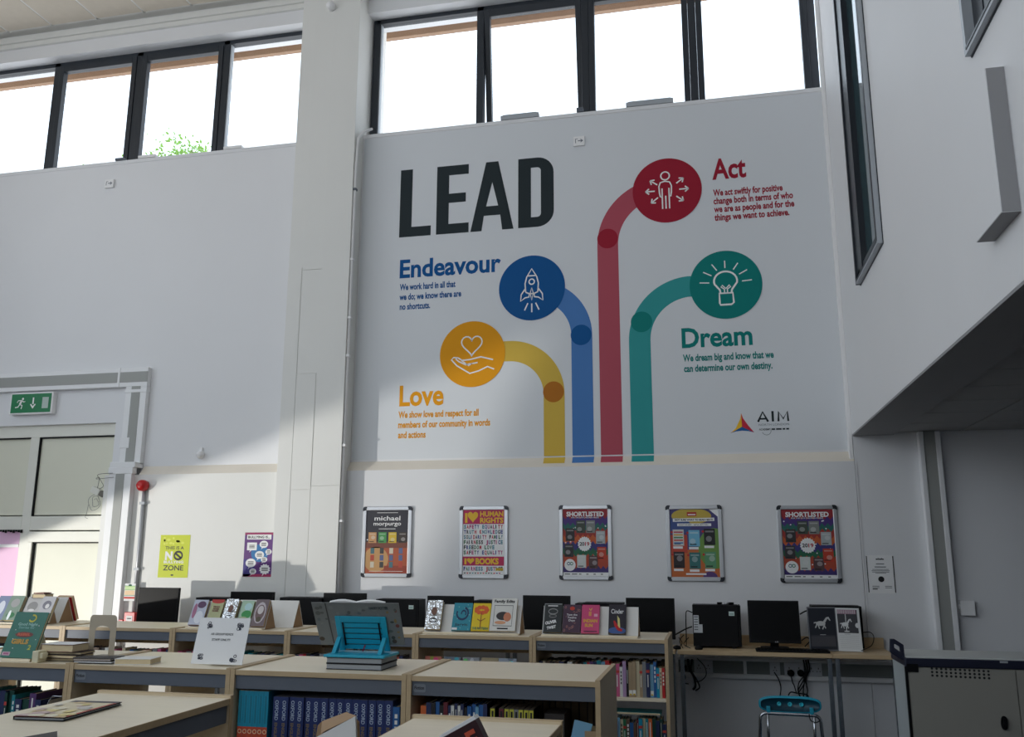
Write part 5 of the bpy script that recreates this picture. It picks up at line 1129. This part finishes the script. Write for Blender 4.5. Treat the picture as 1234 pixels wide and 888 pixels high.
q = MB(); quadp(q, [(A_.x, A_.y), drop(Bp), (Bp.x, ZT+.001), drop(Cp)], Yn, mat('dark_maroon_cover', (52, 20, 26), .35)); q.build('cover', rb)
q = MB(); quadp(q, [(A_.x-.008, A_.y+.001), (A_.x-.055, A_.y-.026), (A_.x-.055, A_.y-.032), (A_.x-.004, A_.y-.003)], Yn+.02, PAPER); q.build('page_block', rb)
q = MB(wallM(Yn-.0005)); ang = math.degrees(math.atan2(-dxz.y, -dxz.x))
q.text('FIRE', A_.x+dxz.x*.062+dn.x*.034, A_.y+dxz.y*.062+dn.y*.034, .026, cm((200, 80, 50)), .001, width=.055, bold=.04, rot=ang); q.build('cover_print', rb)
# ================================================================ COMPUTER DESKS
ZD = .80
DY0, DY1 = 6.78, 7.30
def desk(x0, x1, label, riser=False, leg=True, y1=None):
    y1 = y1 or DY1
    r = thing('computer_desk', label, 'desk', ((x0+x1)/2, 7.05, 0), 'computer desks along the back wall')
    q = MB(); q.box(x0, x1, DY0, y1, ZD-.028, ZD, DESKW); q.build('desktop', r, bevel=.002)
    for xx in (x0+.015, x1-.034):
        for yy in (DY0+.015,): q = MB(); q.box(xx, xx+.03, yy, yy+.03, 0, ZD-.028, mat('leg_chrome', (150, 158, 166), .25, metal=.9)); q.build('leg', r, bevel=.004)
    if riser:
        q = MB(); q.box(x0, x1, DY1-.022, DY1, ZD, ZD+.075, DESKW); q.build('upstand', r, bevel=.002)
    return r
xd0 = -.30; xm_ = PX(1004, 800, DY0); xd1 = PX(1082, 797, DY0)
desk(xd0, xm_, 'oak-topped computer desk beside the bookcases, holding tower and monitor', True)
desk(xm_+.003, xd1, 'short oak-topped desk at the right end beside the putty trolley', True)
for i in range(4): desk(-5.2+1.222*i, -5.2+1.222*i+1.217, ['oak desk against the wall at far left, hidden behind the bookcases', 'oak desk hidden behind the bookcases, below the purple poster', 'oak desk hidden behind the bookcases, left of centre', 'oak desk hidden behind the bookcases, below the middle framed posters'][i], y1=7.19)
def monitor(px0, px1, pyt, label, Y=7.0, zbot=None, tilt=-3, yaw=0, glint=False):
    x0_, x1_ = PX(px0, pyt, Y), PX(px1, pyt, Y); zt_ = PZ((px0+px1)/2, pyt, Y); zb = zbot or ZD+.055; cx = (x0_+x1_)/2
    r = thing('monitor', label, 'monitor', (cx, Y+.03, ZD+.001), 'black monitors on the desks')
    M = Matrix.Translation((cx, Y, zt_)) @ Matrix.Rotation(R(tilt), 4, 'X') @ Matrix.Rotation(R(yaw), 4, 'Z') @ Matrix.Translation((-cx, -Y, -zt_))
    q = MB(M); q.box(x0_, x1_, Y, Y+.03, zb, zt_, BLK); q.ext([(x0_+.05, Y+.03, zb+.05), (x1_-.05, Y+.03, zb+.05), (x1_-.05, Y+.03, zt_-.05), (x0_+.05, Y+.03, zt_-.05)], (0, .02, 0), BLK); q.build('bezel', r, bevel=.003)
    q = MB(M); q.box(x0_+.012, x1_-.012, Y-.0012, Y+.002, zb+.018, zt_-.012, SCR); q.build('screen', r)
    q = MB(); q.box(cx-.03, cx+.03, Y+.045, Y+.07, ZD+.01, zb+.12, BLK); q.build('neck', r)
    q = MB(); q.prism(rrect(cx-.10, Y-.03, cx+.10, Y+.13, .04), ZD+.001, ZD+.012, BLK); q.build('foot', r, bevel=.002)
    if glint: q = MB(M @ wallM(Y-.0015)); q.text('LG', cx+.0, zb+.004, .010, cm((160, 160, 165)), .0006, width=.022, bold=.03); q.build('badge', r)
    return r
monitor(168, 216, 708, 'black monitor below the lime green poster, casting a grey shadow on wall', tilt=-2)
monitor(278, 330, 713, 'black monitor top showing below the purple poster', tilt=-2)
monitor(390, 441, 714.5, 'black monitor top behind the big open picture book', tilt=-2)
monitor(515, 570.5, 718, 'black monitor behind the foil-wrapped and teal books', tilt=-2)
monitor(630, 687, 717.5, 'black monitor behind the OLIVER TWIST paperback', tilt=-2)
monitor(754, 812.5, 720.5, 'large black monitor at the left end of the visible desk', tilt=-2)
monitor(900.5, 962, 723.5, 'black monitor with keyboard in front on the visible desk', tilt=-7, Y=7.02, zbot=ZD+.045, glint=True)
def tower(px0, px1, pyt, label, Y=6.98, stick=True, disc_=False, d=.17, pale=False):
    x0_, x1_ = PX(px0, pyt, Y), PX(px1, pyt, Y); zt_ = PZ((px0+px1)/2, pyt, Y)
    r = thing('computer_tower', label, 'computer', ((x0_+x1_)/2, Y+d/2, ZD+.001), 'black computer towers on the desks')
    q = MB(); q.box(x0_, x1_-.018, Y, Y+d, ZD+.014, zt_, BLKG); q.build('case', r, bevel=.003)
    q = MB(); q.box(x1_-.017, x1_, Y-.002, Y+d+.002, ZD+.014, zt_-.001, BLK); q.build('front_bezel', r, bevel=.004)
    for fx_ in (x0_+.04, x1_-.07):
        for fy in (Y+.01, Y+d-.04): q = MB(); q.box(fx_, fx_+.03, fy, fy+.03, ZD+.001, ZD+.014, BLK); q.build('foot', r)
    if stick:
        q = MB(wallM(Y-.0005)); q.rect(x1_-.085, zt_-.075, x1_-.045, zt_-.045, cm((206, 226, 220)), .0004); q.rect(x1_-.08, zt_-.068, x1_-.05, zt_-.058, cm((150, 180, 176)), .0008); q.build('sticker', r)
    if disc_:
        q = MB(wallM(Y-.0005)); q.rect(x0_+.006, zt_-.20, x0_+.045, zt_-.075, cm((196, 200, 204)), .0004); q.rect(x0_+.045, zt_-.20, x0_+.07, zt_-.14, cm((196, 200, 204)), .0004)
        for k in range(6): q.rect(x0_+.010, zt_-.09-k*.018, x0_+.038, zt_-.084-k*.018, cm((80, 84, 90)), .0008)
        q.build('rating_label', r)
        q = MB(); 
        for k, xx in enumerate((x0_+.20, x0_+.255, x0_+.285)): q.tube([(xx-.015, Y+.05, zt_+.010), (xx+.015, Y+.07, zt_+.010)], .009, BLK if k != 1 else ALU, 8)
        q.build('loose_connector', r)
    return r
tower(236, 276, 720, 'black computer tower top between the lime and purple posters', stick=False)
tower(337, 388, 720, 'black computer tower behind the bare white A-frame, by the column', stick=False)
tower(453, 505, 722, 'black computer tower with pale sticker right of the open picture book')
tower(571, 592, 723.5, 'black computer tower glimpsed between teal book and white book', stick=False)
tower(834, 892, 729, 'black computer tower with two pale labels on the visible desk', disc_=True)
q = MB(); Yq = 7.0; xa_, xb_ = PX(693, 726, Yq), PX(750, 727, Yq); zt_ = PZ(720, 727, Yq)
q.box(xa_+.02, xb_-.02, Yq, Yq+.2, ZD+.001, zt_-.012, BLKG); q.box(xa_, xb_, Yq-.005, Yq+.2, zt_-.012, zt_-.002, BLK); q.box(xa_+.06, xb_, Yq, Yq+.18, zt_-.002, zt_+.004, BLK); tag(q.build('desktop_computer', bevel=.002), 'low black computer case behind the pink paperback', 'computer')
tw = tower(978, 1038, 730, 'black computer case behind the open horse book', Y=7.08, stick=False)
# white-framed paper behind open picture book
x0_, x1_ = PX(484, 745, 6.95), PX(488, 745, 6.95)
# keyboard
kb = thing('keyboard', 'black keyboard lying in front of the monitor on the visible desk', 'keyboard', (PX(955, 784, 6.86), 6.86, ZD+.001))
x0_, x1_ = PX(911, 784, 6.84), PX(1000, 786, 6.84)
q = MB(); q.box(x0_, x1_, 6.80, 6.93, ZD+.001, ZD+.016, BLK); q.build('case', kb, bevel=.004)
q = MB()
for j in range(5):
    for i in range(20): a_ = x0_+.01+i*(x1_-x0_-.02)/20; q.box(a_, a_+(x1_-x0_-.02)/20-.003, 6.808+j*.022, 6.826+j*.022, ZD+.016, ZD+.022, SCR)
o = q.build('keys', kb); o['kind'] = 'stuff'
# speaker / small black bits beside the first monitor
for px_, lab in ((816, 'small black mouse coiled on the desk beside the bookcase end'), (842, 'small black plug resting on the desk in front of the tower')):
    x = PX(px_, 781, 6.86); q = MB(Matrix.Translation((x, 6.86, ZD+.001))); q.lathe([(.026, 0), (.03, .008), (.024, .02), (.008, .026)], BLK, 14); tag(q.build('mouse'), lab, 'mouse')
# open horse book
hb_ = thing('open_photo_book', 'open book showing white horse pictures, standing against the black case on the desk', 'book', (PX(1008, 780, 6.93), 6.93, ZD+.001))
def page(xa, xb_, ya, yb_, zt0, zt1, nm, draw, bg):
    zb0 = ZD+.004; P0 = Vector((xa, ya, zb0)); ux = Vector((xb_-xa, yb_-ya, 0)); M = Matrix(((ux.x, 0, 0, P0.x), (ux.y, .06, -1, P0.y), (0, zt0-zb0, 0, P0.z), (0, 0, 0, 1)))
    q = MB(M); q.box(0, 1, 0, 1, -.006, 0, BLKG if bg is None else bg); q.build(nm, hb_); q = MB(M); q.clip = True; draw(q); q.build('print', hb_)
HW = cm((206, 208, 208))
def horse(q, u, v, s, c):
    q.disc(u, v, .17*s, c, .0014, 16, .055*s); q.poly([(u+.08*s, v+.0*s), (u+.17*s, v+.03*s), (u+.25*s, v+.115*s), (u+.33*s, v+.06*s), (u+.35*s, v+.075*s), (u+.29*s, v+.155*s), (u+.20*s, v+.14*s), (u+.1*s, v+.06*s)], c, .0016)
    for a, b_, c2 in ((-.14, -.2, -.1), (-.1, -.05, -.12), (.1, .17, -.11), (.14, .05, -.13)): q.stroke([(u+a*s, v-.02*s), (u+(a+b_)/2*s, v-.07*s), (u+b_*s, v+c2*s)], .035*s, c, .0018)
    q.stroke([(u-.15*s, v+.03*s), (u-.24*s, v+.01*s)], .025*s, c, .0015)
def pg1(q): q.rect(0, 0, 1, 1, cm((120, 122, 128)), .0003); q.rect(.04, .03, .97, .97, cm((40, 44, 54)), .0006); q.rect(.08, .1, .93, .33, cm((78, 78, 84)), .0009); q.rect(.08, .33, .93, .36, cm((60, 60, 68)), .001); horse(q, .45, .62, 1.0, HW); q.rect(.4, .36, .6, .37, HW, .0011)
def pg2(q):
    q.rect(0, 0, 1, 1, HW, .0003); q.rect(.06, .42, .9, .96, cm((36, 36, 44)), .0006); q.rect(.06, .86, .86, .96, cm((150, 110, 130)), .0009)
    for i in range(12): q.rect(.08+i*.065, .87, .1+i*.065, .95, HW, .001)
    q.rect(.39, .45, .42, .86, HW, .001); horse(q, .36, .62, .85, HW); q.disc(.42, .46, .12, HW, .001, 12, .015); q.disc(.88, .60, .1, HW, .0014, 12, .06)
    for k in range(7): q.rect(.08, .08+k*.045, .88, .085+k*.045, cm((160, 162, 166)), .0009)
    q.rect(.3, .39, .55, .40, cm((120, 120, 126)), .001)
xA, xM, xB_ = PX(976, 775, 6.90), PX(1011, 778, 6.95), PX(1040, 779, 6.93)
ztop = PZ(1000, 732, 6.95)
page(xA, xM, 6.93, 6.97, ztop, ztop, 'left_page', pg1, None); page(xM, xB_, 6.97, 6.94, ztop-.005, ztop, 'right_page', pg2, TENTW)
# cables
def cable(name, pts, r_, label, par=None, mt=BLK):
    # smooth through points
    P = [Vector(p) for p in pts]; out = []
    for i in range(len(P)-1):
        p0 = P[max(0, i-1)]; p1 = P[i]; p2 = P[i+1]; p3 = P[min(len(P)-1, i+2)]
        for t in [k/6 for k in range(6)]:
            out.append(.5*((2*p1)+(-p0+p2)*t+(2*p0-5*p1+4*p2-p3)*t*t+(-p0+3*p1-3*p2+p3)*t**3))
    out.append(P[-1]); q = MB(); q.tube(out, r_, mt, 6); return tag(q.build(name), label, 'cable')
def W3(px_, py_, Y): return onY(px_, py_, Y)
cable('cable', [W3(834, 738, 7.0), W3(828, 736, 7.05), W3(826.5, 742, 7.06), W3(827, 765, 7.05), W3(827, 779, 7.0)], .004, 'black cable looping off the back of the tower to the desk')
cable('cable', [W3(834, 755, 7.08), W3(826, 758, 7.08), W3(815, 764, 7.08), W3(811, 765, 7.05)], .005, 'thick black cable running from the tower towards the left monitor')
for i, (a, b_, c_) in enumerate((((818, 768), (822, 775), (817, 781)), ((824, 765), (819, 772), (823, 781)), ((830, 768), (824, 776), (832, 781)))):
    cable('cable', [W3(*a, 7.02), W3(*b_, 7.0), W3(*c_, 6.9)], .003, ['thin black lead nearest the bookcase end on the desk', 'thin black lead in the middle of the tangle on the desk', 'thin black lead nearest the tower on the desk'][i])
cable('cable', [W3(964, 740, 7.06), W3(972, 736, 7.08), W3(978, 737, 7.1)], .005, 'black cable between the monitor and the case behind the horse book')
cable('cable', [W3(1040, 762, 7.05), W3(1049, 762, 7.03), W3(1053, 768, 7.0), W3(1050, 778, 6.96), W3(1038, 784, 6.92)], .003, 'thin black cable curling out right of the horse book')
cable('cable', [W3(966, 772, 7.0), W3(972, 768, 7.0), W3(976, 772, 6.98), W3(970, 779, 6.93)], .004, 'black cable curled beside the horse book on the desk')
# trunking under the desk with sockets
ut = thing('desk_trunking', 'blue-grey shaded cable trunking with sockets under the visible desk', 'trunking', (.4, YL, .55))
zt0, zt1 = PZ(940, 819, YL-.05), PZ(940, 794, YL-.05)
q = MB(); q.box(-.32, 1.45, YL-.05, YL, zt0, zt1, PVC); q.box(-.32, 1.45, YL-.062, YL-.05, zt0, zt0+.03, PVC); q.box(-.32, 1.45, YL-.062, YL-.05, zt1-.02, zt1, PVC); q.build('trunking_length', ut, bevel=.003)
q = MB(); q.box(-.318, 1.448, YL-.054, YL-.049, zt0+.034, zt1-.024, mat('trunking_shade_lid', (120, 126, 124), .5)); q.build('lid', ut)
def sock(px_, w_=.14, single=False, nm='socket'):
    x = PX(px_, 808, YL-.06); q = MB(); w_ = .075 if single else w_; q.box(x-w_/2, x+w_/2, YL-.064, YL-.05, zt0+.03, zt1-.022, SOCK)
    q.M = wallM(YL-.0645); zc = (zt0+zt1)/2
    for dx in ((0,) if single else (-w_/4, w_/4)): q.rect(x+dx-.003, zc+.008, x+dx+.003, zc+.02, BK, .0004); q.rect(x+dx-.014, zc-.01, x+dx-.007, zc-.004, BK, .0004); q.rect(x+dx+.007, zc-.01, x+dx+.014, zc-.004, BK, .0004)
    q.build(nm, ut, bevel=.002); return x
sock(848); sock(934, single=True); sock(957); sock(982, .10)
for px_ in (898,): q = MB(); x = PX(px_, 808, YL-.06); q.box(x-.012, x+.012, YL-.063, YL-.05, zt0+.03, zt1-.022, PVC); q.build('coupler', ut)
for px_, lab in ((953, 'round black plug in the socket left of the cable bundle'), (965, 'round black plug in the socket behind the cable bundle')):
    x, _, z = W3(px_, 811, YL-.08); q = MB(Matrix.Translation((x, YL-.065, z)) @ Matrix.Rotation(R(90), 4, 'X')); q.lathe([(.024, 0), (.026, .02), (.018, .036), (.006, .04)], BLK, 14); tag(q.build('plug'), lab, 'plug')
yc = YL-.09
cable('cable', [W3(933, 810, yc), W3(938, 818, yc), W3(941, 828, yc), W3(940, 839, yc)], .004, 'black lead hanging from the single socket left of the stool')
cable('cable', [W3(953, 813, yc-.02), W3(955, 822, yc), W3(957, 826, yc), W3(960, 836, yc)], .004, 'black lead from the left round plug')
for i, dx in enumerate((0, 3, 5.5)): cable('cable', [W3(968+dx, 795, yc), W3(970+dx, 806, yc), W3(969+dx*.4, 818, yc), W3(962+dx*2, 832, yc), W3(966+dx, 842, yc)], .005, ['leftmost black lead of the bundle hanging above the stool', 'middle black lead of the bundle hanging above the stool', 'rightmost black lead of the bundle hanging above the stool'][i])
cable('cable', [W3(972, 812, yc), W3(963, 822, yc), W3(962, 834, yc), W3(968, 826, yc), W3(971, 818, yc)], .004, 'black lead looped in front of the hanging bundle')
cable('cable', [W3(950, 838, yc), W3(953, 834, yc), W3(960, 835, yc), W3(972, 837, yc), W3(974, 840, yc)], .005, 'dark coiled lead just above the back of the stool')
cable('cable', [W3(975, 860.5, 6.18), W3(977, 868, 6.18), W3(984, 870.5, 6.18), W3(989, 867, 6.18)], .003, 'thin black loop hanging below the stool back')
for i, pp in enumerate((((824, 794), (823, 806), (826, 817), (821, 822), (830, 824)), ((829, 794), (831, 806), (836, 815), (838, 826), (835, 831)), ((834, 794), (833, 808), (839, 818), (843, 828), (838, 832)), ((840, 793), (849, 803), (851, 813), (845, 820), (836, 822)))):
    cable('cable', [W3(*p_, 7.12) for p_ in pp], (.004, .009, .005, .003)[i], ['black lead hanging closest to the desk leg', 'thick black cable bundle hanging under desk left end', 'black lead twisting beside the thick bundle under the desk', 'thin black cable arcing to the right under desk left end'][i])
q = MB(Matrix.Translation(W3(824, 806, 7.12))); q.lathe([(.02, -.02), (.03, -.01), (.03, .02), (.015, .03)], BLK, 12); tag(q.build('plug'), 'bulky black power plug hanging under the left end of the desk', 'plug')
# ================================================================ CHAIR BY THE DESK
ch = thing('desk_chair', 'turquoise plastic chair with low back on a chrome hoop frame under the desk', 'chair', (.41, 6.2, 0))
YC = 6.2; xL, xR = PX(914.5, 845, YC), PX(990, 850, YC); cx = (xL+xR)/2; hw = (xR-xL)/2; zt_ = PZ(950, 838.5, YC); zb = PZ(950, 858.5, YC)
def sup(u, v, n=4): 
    return [(math.copysign(abs(math.cos(t))**(2/n), math.cos(t))*u, math.copysign(abs(math.sin(t))**(2/n), math.sin(t))*v) for t in [2*math.pi*i/40 for i in range(40)]]
zc = (zt_+zb)/2; hv = (zt_-zb)/2
TEALD = mat('turquoise_shaded', (8, 62, 80), .4); TEALB = mat('turquoise_highlight', (60, 200, 220), .3)  # recess shade and boss highlights painted into darker and brighter turquoise
M = Matrix.Translation((cx, YC, zc)) @ Matrix.Rotation(R(90-12), 4, 'X')
o1 = sup(hw, hv, 3.2)
# shell: rim ring at front edge, recessed back face curved
vs = [(x, y, 0) for x, y in o1] + [(x*1.01, y*1.03, -.035) for x, y in o1] + [(x*.95, y*.80-.005, .002) for x, y in o1] + [(x*.93, y*.72-.005, -.012) for x, y in o1]
n = 40; fs = []
for i in range(n):
    j = (i+1) % n; fs += [(i, n+i, n+j, j), (i, j, 2*n+j, 2*n+i)]
q = MB(M); q.add(vs, fs, TEAL, True); q.add([(x*1.01, y*1.03, -.035) for x, y in o1], [tuple(range(n))[::-1]], TEAL); q.build('backrest', ch)
q = MB(M); q.add([vs[2*n+i] for i in range(n)] + [vs[3*n+i] for i in range(n)], [(i, (i+1) % n, n+(i+1) % n, n+i) for i in range(n)] + [tuple(range(n, 2*n))], TEALD, True)
q.build('shell_recess', ch)
for px_, py_ in ((939, 849.5), (952, 849), (966, 851)):
    x = PX(px_, py_, YC); q = MB(M); q.lathe([(.013, -.013), (.0135, -.004), (.009, -.002), (.008, -.011)], TEALB, 12); q.v = [tuple(Vector(p)+Vector((x-cx, 0, 0))) for p in q.v]; q.build('boss', ch)
for px_ in (926, 978): x = PX(px_, 855, YC); q = MB(); q.box(x-.012, x+.012, YC-.02, YC+.01, zb-.005, zb+.035, TEAL); q.build('stub', ch, bevel=.004)
zf = PZ(950, 860.5, YC-.02)
xl1, xr1 = PX(916, 875, YC), PX(992, 880, YC)
q = MB(); rr = .035
def hoop(y0, zt1, x0_, x1_, spread=.03, ytop=None):
    p = [(x0_-spread, y0+.05, 0), (x0_, y0, zt1-rr*1.2)]
    for a in (160, 135, 110): p.append((x0_+rr+rr*math.cos(R(a)), y0, zt1-rr+rr*math.sin(R(a))))
    p += [(x0_+rr, y0, zt1), (x1_-rr, y0, zt1-.004)]
    for a in (70, 45, 20): p.append((x1_-rr+rr*math.cos(R(a)), y0, zt1-.004-rr+rr*math.sin(R(a))))
    p += [(x1_, y0, zt1-rr*1.2), (x1_+spread, y0+.05, 0)]; return p
q.tube(hoop(YC-.01, zf, xl1+.004, xr1-.012), .0105, CHR, 10); q.build('rear_hoop', ch)
q = MB(); q.tube(hoop(YC+.30, .22, xl1-.0, xr1+.0), .0105, CHR, 10); q.build('front_hoop', ch)
for s_ in (xl1+.05, xr1-.05): q = MB(); q.tube([(s_, YC-.01, zf-.002), (s_, YC+.03, .25), (s_, YC+.30, .22)], .009, CHR, 8); q.build('side_tube', ch)
q = MB(); q.prism(rrect(xl1+.01, YC+.04, xr1-.01, YC+.33, .05), .232, .25, TEAL); q.build('seat', ch, bevel=.006)
# ================================================================ PUTTY TROLLEY
Zc = .93; ZC2 = .90
cA = onZ(1090, 790, Zc); cxx = cA[0]; yf = cA[1]
xdoor = onY(1223, 800, yf)[0]; x1c = xdoor+.35; y1c = yf+.42
ct_ = thing('laptop_trolley', 'putty coloured steel laptop trolley with pale top and navy corner handle', 'trolley', ((cxx+x1c)/2, yf+.2, 0))
zs0 = PZ(1150, 805, yf); zs1 = PZ(1150, 793.5, yf)
q = MB(); q.box(cxx+.012, x1c, yf+.012, y1c-.01, .06, zs0, CART); q.build('body', ct_)
q = MB(); q.box(cxx, x1c+.01, yf, y1c, zs0, zs1-.004, NAVY); q.build('bumper', ct_, bevel=.006)
q = MB(); q.box(cxx+.01, x1c, yf+.004, y1c-.006, zs1-.004, zs1+.006, CARTT); q.build('top', ct_, bevel=.003)
q = MB(); q.box(cxx+.022, xdoor-.003, yf+.002, yf+.012, .08, zs0-.004, CART)
q.M = wallM(yf+.0018)
for j in range(3):
    for i in range(13):
        u, v = PX(1123+i*5.65, 805.5, yf), PZ(1123+i*5.65, 805.5+i*.28+j*4.2, yf); q.disc(u, v, .0065, BK, .0005, 10)
dr = q.build('door', ct_)
q = MB(); q.box(xdoor+.003, x1c-.002, yf+.002, yf+.012, .08, zs0-.004, CART); q.build('door', ct_)
hx, hz = PX(1210, 871, yf), PZ(1210, 871, yf)
q = MB(Matrix.Translation((hx, yf-.004, hz)) @ Matrix.Rotation(R(90), 4, 'X') @ Matrix.Rotation(R(-4), 4, 'Z')); q.prism([(x*.016, y*.035) for x, y in sup(1, 1, 2.3)], -.005, .006, BLK); q.prism([(x*.009, y*.024) for x, y in sup(1, 1, 2.3)], .006, .02, BLK); q.build('lock_handle', dr)
q = MB(); q.box(cxx+.006, cxx+.065, yf-.002, yf+.02, PZ(1090, 809.5, yf), PZ(1090, 799.5, yf), BLK); q.build('hinge_block', dr)
q = MB(); q.box(PX(1205, 797, yf-.003), PX(1214.5, 797, yf-.003), yf-.003, yf+.001, PZ(1210, 799, yf), PZ(1210, 796.5, yf), ANTHL); q.build('maker_plate', ct_)
q = MB(); q.box(cxx+.004, cxx+.012, yf+.03, y1c-.03, .06, zs0, mat('cart_side_pale', (176, 184, 186), .4)); q.box(cxx-.001, cxx+.012, yf+.008, yf+.03, .06, zs0, BLK); q.build('side_panel', ct_)
# corner handle
q = MB(); hp = [(1073, 771), (1077, 771), (1089, 778), (1091, 798), (1084, 796), (1073, 787)]; ih = [(1077, 776), (1084, 780), (1085, 785), (1078, 781)]
Yh = yf+.05
oo = [onY(a, b_, Yh) for a, b_ in [(1073, 770), (1078, 770), (1089, 777), (1091, 797), (1083, 793), (1073, 786)]]
ii = [onY(a, b_, Yh) for a, b_ in [(1077.5, 776), (1079, 776.2), (1084.5, 779.5), (1085.5, 785.5), (1083, 784), (1077.8, 780.5)]]
vs = [(p[0], Yh+dy, p[2]) for dy in (0, .03) for L0 in (oo, ii) for p in L0]; fs = []
for i in range(6):
    j = (i+1) % 6
    fs += [(i, j, 6+j, 6+i), (12+i, 18+i, 18+j, 12+j), (i, 12+i, 12+j, j), (6+i, 6+j, 18+j, 18+i)]
q.add(vs, fs, NAVY); q.build('handle', ct_, bevel=.003)
for xx in (cxx+.05, x1c-.08):
    for yy in (yf+.05, y1c-.08):
        q = MB(Matrix.Translation((xx, yy+.02, .03)) @ Matrix.Rotation(R(90), 4, 'X')); q.lathe([(.026, -.012), (.03, -.01), (.03, .01), (.026, .012)], BLK, 14); q.M = Matrix(); q.box(xx-.012, xx+.012, yy, yy+.04, .05, .062, ANTH); q.build('castor', ct_)
# ================================================================ TREE SEEN THROUGH THE LEFT CLERESTORY
tp = onY(228, 178, 12.0)
te = thing('garden_tree', 'green leafy tree tips showing through the third left clerestory pane', 'tree', (tp[0], 12.0, 0))
q = MB(); BARK = mat('bark', (96, 80, 62), .9, bump=.5); q.tube([(tp[0], 12, 0), (tp[0]+.05, 12, 4), (tp[0]-.05, 12.05, tp[2]-.9)], [.16, .11, .05], BARK, 8); q.build('trunk', te)
q = MB()
for i in range(7):
    a = i*.9; e = (tp[0]+(i-3)*.13, 12+.3*math.sin(a), tp[2]-.02-.07*abs(i-2.5)); q.tube([(tp[0]-.05, 12.05, tp[2]-1.0), ((tp[0]+e[0])/2, 12, tp[2]-.5), e], [.03, .015, .005], BARK, 5)
q.build('branches', te)
q = MB(); LF = mat('leaf_green', (120, 170, 60), .6, var=.3, scale=8); random.seed(2)
for i in range(900):
    u = random.gauss(0, .38); a_ = abs(u)*.35
    c = Vector((tp[0]+u, 12+random.gauss(0, .25), tp[2]+.08-a_-abs(random.gauss(0, .28)) - .03*random.random()))
    d = Vector((random.uniform(-1, 1), random.uniform(-1, 1), random.uniform(-1, 1))).normalized(); e = d.orthogonal().normalized(); s_ = random.uniform(.025, .045)
    q.add([c-d*s_, c+e*s_*.5, c+d*s_, c-e*s_*.5], [(0, 1, 2, 3)], LF)
o = q.build('leaves', te); o['kind'] = 'stuff'
